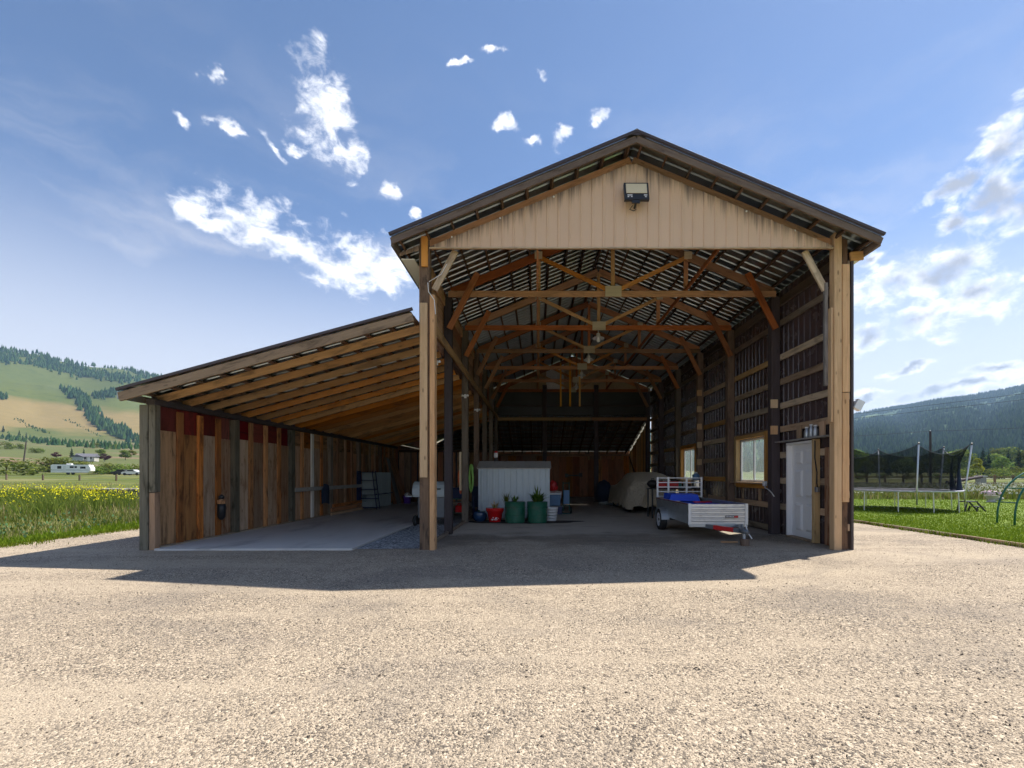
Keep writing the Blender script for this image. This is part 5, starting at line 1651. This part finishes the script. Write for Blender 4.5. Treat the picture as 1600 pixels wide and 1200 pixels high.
# ---------------------------------------------------------------- fences, poles, wires
fn = thing('pasture_fence', (58, 49, 0), 'brown timber post-and-rail fence beyond the lawn on the right', 'fence')
for k in range(22):
    x = 30 + 2.0 * k
    abox('fence_post', fn, x - .08, x + .08, 48.92, 49.08, -.05, 1.35, M['fence_wood'])
    if k < 21:
        for z in (.45, 1.12):
            abox('fence_rail', fn, x, x + 2.0, 48.86, 48.91, z - .06, z + .06, M['fence_wood'])
t = thing('gate_pillar', (47.9, 48.4, 0), 'pale stone gate pillar at the start of the brown rail fence', 'pillar')
MB().box(47.6, 48.2, 48.1, 48.7, 0, 1.15).build('pillar_shaft', M['rock'], t)
MB().box(47.53, 48.27, 48.03, 48.77, 1.15, 1.28).build('pillar_cap', plain('pale_stone_cap', (.6, .6, .6), .8), t)
o = MB().tube([(42.5, 46.5, .55), (46.8, 47.2, 1.15)], [.20, .14], 10).build('leaning_log', M['post_dark'])
tag(o, 'dark fallen log leaning beside the gate pillar behind the trampoline', 'log')
pole = thing('power_pole', (52.6, 60, 0), 'dark wooden power pole rising behind the trampoline', 'power pole')
MB().tube([(52.6, 60, 0), (52.6, 60, 7.2)], [.17, .12], 10).build('pole_shaft', M['post_dark'], pole)
MB().lathe([(.05, 0), (.05, .12), (0, .14)], 8).build('insulator', M['white_plastic'], pole, T((52.6, 60, 7.2)))


def wire(name, a, b_, sag, label, r_=.014):
    pts = [Vector(a).lerp(Vector(b_), i / 24) - Vector((0, 0, sag * 4 * (i / 24) * (1 - i / 24))) for i in range(25)]
    return tag(MB().tube(pts, r_, 5).build(name, M['rubber'], smooth=True), label, 'wire', 'overhead wires')


wire('overhead_wire', (20, 60, 5.9), (52.6, 60, 7.2), .3, 'lower overhead wire running left from the power pole top', .022)
wire('overhead_wire', (52.6, 60, 7.2), (76, 52, 8.1), .25, 'lower overhead wire running right from the power pole top', .022)
wire('overhead_wire', (24, 50, 6.9), (52, 30, 9.4), .2, 'upper one of the two thin wires crossing the sky at right')
wire('overhead_wire', (24, 50, 6.5), (52, 30.5, 8.85), .2, 'lower one of the two thin wires crossing the sky at right')
fl2 = thing('field_fence', (-80, 55, 0), 'row of weathered fence posts with wire across the left meadow', 'fence')
for k in range(9):
    x = -97 + 6 * k
    y = 72 - .15 * k
    abox('fence_post', fl2, x - .09, x + .09, y - .09, y + .09, -.1, 1.35, M['post'])
for z in (.6, 1.1):
    MB().tube([(-100, 72, z), (-45, 70.9, z)], .012, 4).build('fence_wire', M['galv_dull'], fl2)
h_ = hit(36, 728)
t = thing('utility_pole', h_, 'leaning utility pole in the fields far left', 'utility pole')
MB().tube([h_, h_ + Vector((1.2, 0, 9))], [.22, .15], 8).build('pole_shaft', M['post_dark'], t)

# ---------------------------------------------------------------- travel trailer, cars, wagon, house on the left
rv = thing('travel_trailer', (-124, 119, 1.2), 'long white travel trailer parked in the far left field', 'travel trailer')
RZ = terr(-124, 119) + .02
vs = [(-4, 0, .55), (3.4, 0, .55), (4.0, 0, 1.0), (4.05, 0, 1.7), (3.6, 0, 2.65), (-3.7, 0, 2.7), (-4.0, 0, 2.45)]
n = len(vs)
vv = vs + [(x, 2.3, z) for x, y, z in vs]
ff = [tuple(range(n)), tuple(range(n, 2 * n))[::-1]] + [(i, i + n, (i + 1) % n + n, (i + 1) % n) for i in range(n)]
RM = T((-124, 119, RZ)) @ Matrix.Rotation(R(22), 4, 'Z')
mesh_obj('body_shell', vv, ff, M['white'], rv, RM)
for (x, w_, z, h) in ((-2.7, .8, 1.55, .75), (-.2, .8, 1.75, .5), (.75, .5, 1.75, .5), (1.9, 1.1, 1.6, .55)):
    MB().box(x, x + w_, -.02, -.002, z, z + h).build('window', M['glassdark'], rv, RM)
MB().box(-1.6, -1.0, -.025, -.002, .65, 2.4).build('door', M['white_plastic'], rv, RM)
MB().box(-3.95, 3.7, -.015, -.002, 1.15, 1.3).build('stripe', M['grill'], rv, RM)
MB().box(-1.2, -.2, .7, 1.5, 2.7, 2.95).build('roof_vent', M['white'], rv, RM)
for x in (-.6, .4):
    MB().lathe([(.1, -.1), (.36, -.1), (.36, .1), (.1, .1)], 16).build('wheel', M['rubber'], rv, RM @ T((x, .15, .36)) @ Matrix.Rotation(R(90), 4, 'X'))


def small_car(c, rz, mat, label):
    t = thing('parked_car', c, label, 'car')
    Mx = rotz(c, rz)
    pr = [(-2.2, .35), (-2.25, .75), (-1.9, .95), (-1.3, 1.02), (-.8, 1.45), (.5, 1.48), (1.2, 1.02), (2.1, .85), (2.25, .6), (2.2, .35)]
    n = len(pr)
    vv = [(x, -.85, z) for x, z in pr] + [(x, .85, z) for x, z in pr]
    ff = [tuple(range(n)), tuple(range(n, 2 * n))[::-1]] + [(i, i + n, (i + 1) % n + n, (i + 1) % n) for i in range(n)]
    mesh_obj('car_body', vv, ff, mat, t, Mx)
    for y in (-.86, .86):
        mesh_obj('side_window', [(-1.15, y, 1.05), (1.0, y, 1.05), (.4, y, 1.40), (-.75, y, 1.40)], [(0, 1, 2, 3)], M['glassdark'], t, Mx)
        for x in (-1.4, 1.4):
            MB().lathe([(.1, -.1), (.33, -.1), (.33, .1), (.1, .1)], 14).build('wheel', M['rubber'], t, Mx @ T((x, y, .33)) @ Matrix.Rotation(R(90), 4, 'X'))


for (px, py, d, mt, lb) in ((208, 741, 118, 'silver', 'small silver car parked beyond the meadow by the barn corner'), (192, 740, 122, 'black', 'black car parked in the far meadow left of the silver car')):
    x = (px - 840) * d / 700
    small_car(Vector((x, d, terr(x, d))), 10, M[mt], lb)
t = thing('hay_wagon', (-24.2, 25.5, 0), 'grey flat farm wagon half hidden in the meadow weeds', 'wagon')
for k in range(6):
    abox('deck_plank', t, -25.15, -23.2, 24.9 + .2 * k, 25.08 + .2 * k, .55, .61, M['grey_wood'])
for x in (-25.1, -23.4):
    abox('deck_beam', t, x, x + .1, 24.9, 26.1, .42, .548, M['grey_wood'])
    for y in (25.0, 25.95):
        MB().lathe([(.08, -.06), (.25, -.06), (.25, .06), (.08, .06)], 14).build('wheel', M['rubber'], t, T((x + .05, y, .25)) @ Matrix.Rotation(R(90), 4, 'Y'))


def cottage(c, rz, w_, d_, h, mat, roof, label, name='farmhouse'):
    t = thing(name, c, label, 'house')
    Mx = rotz(c, rz)
    MB().box(-w_ / 2, w_ / 2, -d_ / 2, d_ / 2, 0, h).build('wall', mat, t, Mx)
    MB().add([(-w_ / 2 - .4, -d_ / 2 - .4, h), (w_ / 2 + .4, -d_ / 2 - .4, h), (w_ / 2 + .4, d_ / 2 + .4, h), (-w_ / 2 - .4, d_ / 2 + .4, h), (-w_ / 2 - .4, 0, h + d_ * .32), (w_ / 2 + .4, 0, h + d_ * .32)],
             [(0, 1, 5, 4), (2, 3, 4, 5), (0, 4, 3), (1, 2, 5), (0, 3, 2, 1)]).build('roof', roof, t, Mx)
    for x in (-.3, 0.02, .3):
        MB().box(x * w_ - .5, x * w_ + .5, -d_ / 2 - .05, -d_ / 2 - .005, 1.0, 2.1).build('window', M['glassdark'], t, Mx)
    MB().box(w_ * .15, w_ * .15 + 1, -d_ / 2 - .06, -d_ / 2 - .005, 0, 2.1).build('door', M['white_plastic'], t, Mx)


c = hit(136, 721); cottage(c, 25, 7, 5, 2.2, M['shed_roof'], M['door_dark'], 'pale farmhouse with dark roof among the far left fields')
c = hit(124, 721); cottage(c, -60, 5, 4, 2.0, M['grill'], M['door_dark'], 'grey farm outbuilding left of the pale farmhouse', 'outbuilding')

# ---------------------------------------------------------------- trees
def conifer_mesh(seed, h, rad, n=420):
    r2 = random.Random(seed)
    mb = MB()
    for i in range(n):
        q = (r2.random() ** .75)
        z = h * (.06 + .93 * q)
        a = r2.uniform(0, 2 * math.pi)
        lay = .75 + .25 * math.sin(z / h * 34 + 1.2 * math.sin(3 * a + seed))
        L = rad * (1 - q) ** .85 * lay * r2.uniform(.55, 1.1) + .15
        d = Vector((math.cos(a), math.sin(a), 0))
        sd = Vector((-math.sin(a), math.cos(a), 0)) * L * .34
        b0 = Vector((0, 0, z)) + d * L * .15
        mid = Vector((0, 0, z - L * .12)) + d * L * .6
        tip = Vector((0, 0, z - L * r2.uniform(.25, .55))) + d * L
        k = len(mb.v)
        mb.v += [tuple(b0), tuple(mid + sd), tuple(tip), tuple(mid - sd)]
        mb.f += [(k, k + 1, k + 2), (k, k + 2, k + 3)]
    return mb


def leafy_mesh(seed, h, rad, n=900, base=.18, s0=.30, flat=1.0):
    r2 = random.Random(seed)
    mb = MB()
    lobes = []
    for i in range(11):
        a, q = r2.uniform(0, 6.28), r2.random()
        zz = h * (base + .12 + (.72 - base) * q)
        rr = rad * (.62 * math.sin(math.pi * (.2 + .75 * q)))
        lobes.append((Vector((rr * math.cos(a), rr * math.sin(a), zz)), rad * r2.uniform(.30, .52)))
    lobes.append((Vector((0, 0, h * .80)), rad * .45))
    for i in range(n):
        c, lr = lobes[r2.randrange(len(lobes))]
        d = Vector((r2.gauss(0, 1), r2.gauss(0, 1), r2.gauss(0, 1))).normalized()
        p = c + Vector((d.x, d.y, d.z * .8)) * lr * r2.uniform(.55, 1.12)
        if p.z < h * base * .7: continue
        s = s0 * r2.uniform(.6, 1.3)
        nn = (d + Vector((r2.uniform(-.6, .6), r2.uniform(-.6, .6), r2.uniform(-.2, .8)))).normalized()
        a_, b_ = nn.orthogonal().normalized(), nn.cross(nn.orthogonal()).normalized()
        t_ = r2.uniform(0, 6.28)
        e1, e2 = (a_ * math.cos(t_) + b_ * math.sin(t_)) * s, (b_ * math.cos(t_) - a_ * math.sin(t_)) * s * .6
        mb.add([p - e1, p + e2, p + e1, p - e2], [(0, 1, 2, 3)])
    return mb, lobes


PROTO = {}


def proto(kind):
    if kind in PROTO: return PROTO[kind]
    name, mat, typ, h, rad, seed = kind
    t = bpy.data.objects.new(name, None)
    COL.objects.link(t)
    PW[t.name] = Matrix.Identity(4)
    if typ == 'con':
        conifer_mesh(seed, h, rad).build('crown', mat, t)
        MB().tube([(0, 0, -.2), (0, 0, h * .5), (0, 0, h * .97)], [h * .016, h * .009, .02], 7).build('trunk', M['bark'], t)
    else:
        bs = .02 if typ == 'bush' else .2
        mb, lobes = leafy_mesh(seed, h, rad, 1100 if typ == 'tree' else 700, bs, .034 * h + .10)
        mb.build('crown', mat, t)
        tk = MB().tube([(0, 0, -.2), (.02 * h, 0, h * .3), (0, .01 * h, h * .72)], [h * .022, h * .016, h * .006], 7)
        for (c, lr) in lobes[:6]:
            tk.tube([(.015 * h, 0, h * .25), tuple(Vector((0, 0, h * .3)).lerp(c, .5)), tuple(c)], [h * .010, h * .006, h * .003], 5)
        tk.build('trunk', M['bark'], t)
    PROTO[kind] = t
    t['_used'] = False
    return t


KIND = {
    'spruce': [('conifer_tree', M['leaf_dark'], 'con', 14, 3.0, 1), ('conifer_tree', M['leaf_dark'], 'con', 15, 2.6, 2)],
    'leafy': [('leafy_tree', M['leaf_mid'], 'tree', 11, 4.6, 3), ('leafy_tree', M['leaf_mid'], 'tree', 10, 4.2, 4), ('leafy_tree', M['leaf_olive'], 'tree', 9, 4.4, 5)],
    'bush': [('shrub', M['leaf_olive'], 'bush', 3.4, 3.0, 6), ('shrub', M['leaf_mid'], 'bush', 3.2, 2.8, 7)],
    'yellow': [('young_tree', M['leaf_yellow'], 'tree', 8, 2.2, 8)],
    'plum': [('plum_tree', M['leaf_plum'], 'tree', 7, 3.6, 9)],
}


def plant_tree(kind, x, y, h, label, cat, group, var=0, wide=1.0):
    k = KIND[kind][var % len(KIND[kind])]
    p = proto(k)
    s = h / k[3]
    Mx = T((x, y, terr(x, y))) @ Matrix.Rotation(rnd.uniform(0, 6.28), 4, 'Z') @ Matrix.Diagonal((s * wide, s * wide, s, 1))
    if not p['_used']:
        p.matrix_basis = Mx
        p['_used'] = True
        o = p
    else:
        o = copy_tree(p, Mx)
    if '_used' in o and o is not p: del o['_used']
    return tag(o, label, cat, group)


ORD = ['first', 'second', 'third', 'fourth', 'fifth', 'sixth', 'seventh', 'eighth', 'ninth', 'tenth', 'eleventh', 'twelfth', 'thirteenth', 'fourteenth', 'fifteenth', 'sixteenth', 'seventeenth', 'eighteenth', 'nineteenth', 'twentieth']
# right: belt of trees between the road and the mountain (photo x, photo y of the top, distance, kind)
belt = [(1338, 700, 190, 'leafy'), (1352, 716, 170, 'leafy'), (1370, 712, 200, 'leafy'), (1388, 706, 210, 'spruce'), (1402, 718, 185, 'leafy'), (1420, 712, 200, 'leafy'), (1436, 704, 215, 'spruce'), (1450, 715, 190, 'leafy'),
        (1470, 708, 200, 'leafy'), (1486, 703, 205, 'leafy'), (1500, 700, 190, 'leafy'), (1512, 708, 200, 'leafy'), (1527, 713, 150, 'yellow'), (1536, 698, 180, 'spruce'), (1545, 704, 185, 'spruce'), (1556, 706, 195, 'leafy'),
        (1566, 712, 175, 'leafy'), (1576, 703, 200, 'spruce'), (1592, 697, 165, 'spruce'), (1608, 702, 180, 'leafy'), (1625, 700, 180, 'spruce'), (1560, 698, 260, 'leafy'), (1480, 700, 260, 'spruce'), (1515, 697, 255, 'spruce'), (1410, 703, 265, 'spruce'), (1580, 695, 250, 'leafy'), (1355, 703, 240, 'spruce')]
cnt = {}
names = {'leafy': 'leafy green tree', 'spruce': 'dark conifer', 'yellow': 'yellow-green young tree'}
for (px, py, d, kd) in sorted(belt):
    x = (px - 840) * d / 700
    h = CAMZ + (741 - py) * d / 700 - terr(x, d)
    k = cnt.get(kd, 0)
    cnt[kd] = k + 1
    lb = 'yellow-green young tree standing out before the dark tree belt' if kd == 'yellow' else '%s %s from the left in the tree belt beyond the trampoline' % (ORD[k], names[kd])
    plant_tree(kd, x, d, h, lb, 'tree', 'trees beyond the right fence', k, 1.0 if kd != 'spruce' else 1.15)
sh_r = [(1345, 742, 120), (1380, 740, 125), (1420, 741, 118), (1462, 741, 120), (1500, 733, 125), (1514, 731, 130), (1550, 732, 140), (1570, 731, 135), (1588, 730, 140), (1605, 733, 130)]
for k, (px, py, d) in enumerate(sh_r):
    x = (px - 840) * d / 700
    plant_tree('bush', x, d, max(1.6, CAMZ + (741 - py) * d / 700), '%s low shrub from the left at the foot of the right tree belt' % ORD[k], 'shrub', 'shrubs below the right tree belt', k, 1.2)
# left: shrubs and trees in the fields
lf = [(10, 718, 105, 'bush', 2.0), (52, 726, 150, 'bush', 1.5), (78, 716, 128, 'bush', 1.6), (100, 714, 132, 'bush', 1.6), (122, 720, 130, 'bush', 1.3), (152, 728, 125, 'bush', 1.6), (172, 724, 128, 'bush', 1.7), (192, 724, 130, 'bush', 1.7), (213, 726, 126, 'bush', 1.5)]
for k, (px, py, d, kd, wd) in enumerate(lf):
    x = (px - 840) * d / 700
    h = CAMZ + (741 - py) * d / 700 - terr(x, d)
    plant_tree(kd, x, d, max(1.5, h), '%s rounded shrub from the left around the white travel trailer' % ORD[k], 'shrub', 'shrubs in the left field', k, wd)
for k, (px, py, kd, hpx) in enumerate(((8, 702, 'bush', 12), (30, 702, 'bush', 9), (112, 716, 'spruce', 17), (131, 716, 'spruce', 16), (88, 716, 'plum', 10), (158, 716, 'leafy', 15), (163, 721, 'plum', 13), (196, 719, 'leafy', 17), (205, 715, 'leafy', 12), (50, 708, 'bush', 8), (60, 708, 'bush', 8), (30, 684, 'spruce', 12), (41, 686, 'spruce', 11), (5, 678, 'spruce', 11), (150, 700, 'bush', 8), (180, 702, 'bush', 8), (215, 690, 'leafy', 9), (200, 692, 'leafy', 9))):
    c = hit(px, py)
    lab = {'bush': 'round bush', 'spruce': 'slim dark conifer', 'plum': 'purple-leaved tree', 'leafy': 'leafy tree'}[kd]
    kk = cnt.get('L' + kd, 0)
    cnt['L' + kd] = kk + 1
    plant_tree(kd, c.x, c.y, hpx * c.y / 700, '%s %s in the far fields at the foot of the left hill' % (ORD[kk], lab), 'tree' if kd != 'bush' else 'bush', 'trees at the foot of the left hill', kk, 1.2)

# ---------------------------------------------------------------- far woods: one mass each
def wood_mass(name, pts, mat, label, sides=5):
    vs, fs = [], []
    for (p, h, r_) in pts:
        k = len(vs)
        a0 = rnd.uniform(0, 6.28)
        for (rr, zz) in ((r_, h * .12), (r_ * .55, h * .52)):
            for j in range(sides):
                a = a0 + 2 * math.pi * j / sides
                q = rr * rnd.uniform(.7, 1.25)
                vs.append((p[0] + q * math.cos(a), p[1] + q * math.sin(a), p[2] + zz))
        vs.append((p[0], p[1], p[2] + h))
        for j in range(sides):
            j2 = (j + 1) % sides
            fs.append((k + j, k + j2, k + sides + j2, k + sides + j))
            fs.append((k + sides + j, k + sides + j2, k + 2 * sides))
    o = mesh_obj(name, vs, fs, mat)
    return tag(o, label, 'forest', kind='stuff')


pts = []
while len(pts) < 34000:
    th = R(rnd.uniform(30, 56) if rnd.random() < .72 else rnd.uniform(-2, 30) if rnd.random() < .7 else rnd.uniform(56, 66))
    if th < R(18) and rnd.random() > (th + R(2)) / R(20): continue
    r_ = math.sqrt(rnd.uniform(560 ** 2, 3450 ** 2)) if rnd.random() < .8 else rnd.uniform(420, 1400)
    x, y = r_ * math.sin(th), r_ * math.cos(th)
    cl = mnoise.fractal(Vector((x / 330, y / 330, 1.5)), .8, 2, 4)
    if cl > .42 and rnd.random() < .92: continue
    h = rnd.uniform(11, 22) * (.75 if r_ < 800 else 1)
    pts.append(((x, y, terr(x, y) - 1), h, h * rnd.uniform(.16, .26)))
wood_mass('mountain_forest', pts, M['forest'], 'dense conifer forest covering the right mountainside')
pts = []


def scatter_px(poly, n, spread, hmin, hmax):
    segs = list(zip(poly, poly[1:]))
    L = [math.dist(a, b_) for a, b_ in segs]
    tot = sum(L)
    for _ in range(n):
        t_ = rnd.uniform(0, tot)
        for (a, b_), l in zip(segs, L):
            if t_ <= l: break
            t_ -= l
        q = t_ / l
        px, py = a[0] + (b_[0] - a[0]) * q + rnd.gauss(0, spread), a[1] + (b_[1] - a[1]) * q + rnd.gauss(0, spread * .6)
        c = hit(px, py)
        if c is None or c.y > 2600: continue
        h = rnd.uniform(hmin, hmax)
        pts.append(((c.x, c.y, c.z - .5), h, h * rnd.uniform(.2, .32)))


# ridge line woods: follow the crest of the left hill
for _ in range(2600):
    th = R(rnd.uniform(-60, -24))
    w = sm(R(-35), R(35), th)
    top = 2300 + 1100 * w
    r_ = top * rnd.uniform(.90, 1.02)
    if mnoise.noise(Vector((th * 14, r_ / 300, 2))) > .30: continue
    x, y = r_ * math.sin(th), r_ * math.cos(th)
    h = rnd.uniform(9, 19)
    pts.append(((x, y, terr(x, y) - 1), h, h * rnd.uniform(.2, .3)))
scatter_px([(60, 568), (100, 578), (150, 588), (215, 596)], 420, 7, 9, 18)
scatter_px([(105, 612), (128, 626), (140, 645), (150, 660), (172, 672), (195, 682), (212, 690)], 420, 5, 9, 20)
scatter_px([(150, 622), (170, 618), (188, 612)], 140, 4, 8, 16)
scatter_px([(0, 560), (18, 566)], 60, 4, 8, 15)
scatter_px([(0, 622), (8, 624)], 25, 3, 8, 14)
scatter_px([(0, 684), (60, 690), (120, 696), (215, 700)], 260, 4, 3, 8)
scatter_px([(25, 655), (50, 668), (75, 678)], 60, 2, 2, 5)
scatter_px([(100, 655), (125, 668), (160, 684)], 50, 2, 2, 5)
wood_mass('hillside_woods', pts, M['forest'], 'dark strips of conifers along the ridge and gullies of the left hill')

# ---------------------------------------------------------------- grass, weeds, loose stones
def grass(name, n, area, hmin, hmax, w, mat, label, z0=0.0, cat='grass', keep=None, lean=.5):
    vs, fs = [], []
    r2 = random.Random(len(name) * 7 + n)
    i = 0
    while i < n:
        x, y = area(r2)
        i += 1
        if keep and not keep(x, y, r2): continue
        h = r2.uniform(hmin, hmax) * (.62 + .75 * abs(mnoise.noise(Vector((x * .8, y * .8, 11)))) + .35 * mnoise.noise(Vector((x * .25, y * .25, 5))))
        a = r2.uniform(0, 6.28)
        dx, dy = math.cos(a) * w * r2.uniform(.6, 1.3), math.sin(a) * w
        lx, ly = r2.gauss(0, h * lean * .5), r2.gauss(0, h * lean * .5)
        z = terr(x, y) + z0
        k = len(vs)
        vs += [(x - dx, y - dy, z), (x + dx, y + dy, z), (x + dx * .7 + lx * .4, y + dy * .7 + ly * .4, z + h * .6), (x - dx * .7 + lx * .4, y - dy * .7 + ly * .4, z + h * .6), (x + lx, y + ly, z + h)]
        fs += [(k, k + 1, k + 2, k + 3), (k + 3, k + 2, k + 4)]
    return tag(mesh_obj(name, vs, fs, mat), label, cat, kind='stuff')


def near(lo, hi, p=1.6):
    def f(r2): return lo + (hi - lo) * r2.random() ** p
    return f


def lawn_area(r2):
    y = 5.5 + 20 * r2.random() ** 1.2
    x = 9.62 - .015 * y + (1.3 * y - 8) * r2.random() ** 1.3
    return x, y


grass('lawn_grass', 70000, lawn_area, .03, .075, .010, M['blade'], 'short mown lawn grass right of the gravel', .008)


def left_area(r2):
    y = 6.0 + 34 * r2.random() ** 1.7
    x = -10.55 - .02 * y - (1.45 * y - 6) * r2.random() ** 1.4
    return x, y


def clump(x, y, r2):
    return mnoise.noise(Vector((x * .55, y * .55, 3))) + .25 > r2.uniform(-.4, .5)


grass('verge_grass', 26000, lambda r2: (lambda y: (-10.4 - .02 * y - 1.8 * r2.random(), y))(6 + 22 * r2.random() ** 1.2), .04, .14, .012, M['blade'], 'short green verge grass along the left edge of the gravel')
grass('tall_weeds', 60000, left_area, .08, .28, .013, M['weed'], 'tall green weeds filling the left meadow', 0, 'weeds', lambda x, y, r2: x < -11.6 and clump(x, y, r2))
grass('dry_grass', 22000, lambda r2: (lambda y: (-11.5 - (1.4 * y) * r2.random(), y))(14 + 45 * r2.random() ** 1.3), .25, .55, .014, M['straw'], 'pale dry grass between the weeds of the left meadow', 0, 'grass', lambda x, y, r2: not clump(x, y, r2))


def dabs(name, n, area, zlo, zhi, s, mat, label, keep=None):
    vs, fs = [], []
    r2 = random.Random(n)
    for _ in range(n):
        x, y = area(r2)
        if keep and not keep(x, y, r2): continue
        z = terr(x, y) + r2.uniform(zlo, zhi)
        ss = s * r2.uniform(.6, 1.4)
        a, b_ = r2.uniform(0, 6.28), r2.uniform(-.6, .6)
        e1 = Vector((math.cos(a), math.sin(a), b_)) * ss
        e2 = Vector((-math.sin(a) * b_, math.cos(a) * b_, 1)) * ss
        c = Vector((x, y, z))
        k = len(vs)
        vs += [c - e1, c - e2, c + e1, c + e2]
        fs.append((k, k + 1, k + 2, k + 3))
    return tag(mesh_obj(name, vs, fs, mat), label, 'flowers', kind='stuff')


dabs('broad_weeds', 8000, left_area, .02, .30, .028, M['broad'], 'broad-leaved weeds low in the left meadow', lambda x, y, r2: x < -11.4 and not clump(x, y, r2) or r2.random() < .12)


grass('near_straw', 12000, left_area, .15, .36, .008, M['straw'], 'thin pale seed stems among the near weeds on the left', 0, 'grass', lambda x, y, r2: x < -11.3)


CL = [(-24.5, 23.5, 1.3), (-22.3, 21.0, 1.0), (-27.0, 25.5, 1.2), (-20.5, 20.5, .8), (-19.0, 18.0, .7), (-30.0, 26, .9), (-17.2, 18.2, .6), (-16.0, 15.0, .6), (-25, 20, .7), (-33, 30, 1.2)]


def mustard_area(r2):
    cx, cy_, s = CL[int(r2.random() ** 1.4 * len(CL))]
    return cx + r2.gauss(0, s), cy_ + r2.gauss(0, s)


grass('mustard_stems', 9000, mustard_area, .30, .80, .014, M['weed'], 'stems of the yellow flowering weed patch in the left meadow', 0, 'weeds', lambda x, y, r2: x < -12 and y > 11)
dabs('mustard_flowers', 3400, mustard_area, .40, .85, .024, M['mustard'], 'yellow flower heads over the left meadow weeds', lambda x, y, r2: x < -12 and y > 11 and mnoise.noise(Vector((x * .6, y * .6, 8))) > .02)


def right_area(r2):
    y = 25 + 24 * r2.random()
    return 18 + (y * 1.25 - 14) * r2.random(), y


grass('meadow_grass', 26000, right_area, .25, .6, .022, M['weed'], 'tall meadow grass between the lawn and the brown fence', 0, 'grass')
dabs('meadow_flowers', 3000, right_area, .35, .62, .05, M['white_fl'], 'pale wildflowers in the meadow beyond the lawn', None)
grass('meadow_straw', 9000, right_area, .3, .62, .02, M['straw'], 'yellowish seeding grass in the meadow beyond the lawn', 0, 'grass')

def tuft_area(r2):
    y = 6 + 18 * r2.random()
    c = mnoise.noise(Vector((0, y * 1.7, 4)))
    if r2.random() < .5:
        return 9.55 - .015 * y + r2.gauss(0, .06) * (1 + c), y
    return -10.35 - .02 * y + .22 * mnoise.noise(Vector((-5, y * .5, 7.7))) + abs(r2.gauss(0, .16)) * (1 + 1.2 * c), y


grass('edge_tufts', 9000, tuft_area, .03, .11, .007, M['blade'], 'ragged grass tufts growing over both edges of the gravel', 0)

vs, fs = [], []
r2 = random.Random(21)
OCT = [(0, 2, 4), (2, 1, 4), (1, 3, 4), (3, 0, 4), (2, 0, 5), (1, 2, 5), (3, 1, 5), (0, 3, 5)]
for _ in range(44000):
    y = 1.6 + 8.5 * r2.random() ** 1.35
    x = r2.uniform(-1.35, 1.25) * (y + .6)
    if x < -10.2 or x > 9.3: continue
    if y > 8.2 and -7.2 < x < -3.4: continue
    s = min(.011, .0022 + r2.expovariate(560))
    k = len(vs)
    for d in ((1, 0, 0), (-1, 0, 0), (0, 1, 0), (0, -1, 0), (0, 0, .7), (0, 0, -.7)):
        q = s * r2.uniform(.6, 1.3)
        vs.append((x + d[0] * q + r2.uniform(-.3, .3) * s, y + d[1] * q + r2.uniform(-.3, .3) * s, .3 * s + d[2] * q))
    fs += [tuple(k + i for i in f) for f in OCT]
tag(mesh_obj('loose_stones', vs, fs, M['pebble']), 'loose pebbles scattered over the gravel yard', 'gravel', kind='stuff')

# ---------------------------------------------------------------- air
m = bpy.data.materials.new('haze')
m.use_nodes = True
nt = m.node_tree
nt.nodes.clear()
pv = nd(nt, 'ShaderNodeVolumePrincipled', {'Color': (0.46, 0.68, 0.97, 1), 'Density': 0.00013, 'Anisotropy': 0.2})
nt.links.new(pv.outputs[0], nd(nt, 'ShaderNodeOutputMaterial').inputs['Volume'])
hz = MB().box(-4700, 4700, -4700, 4700, -1.1, 560).build('haze', m)
tag(hz, 'thin bluish air over the whole valley', 'haze', kind='stuff')
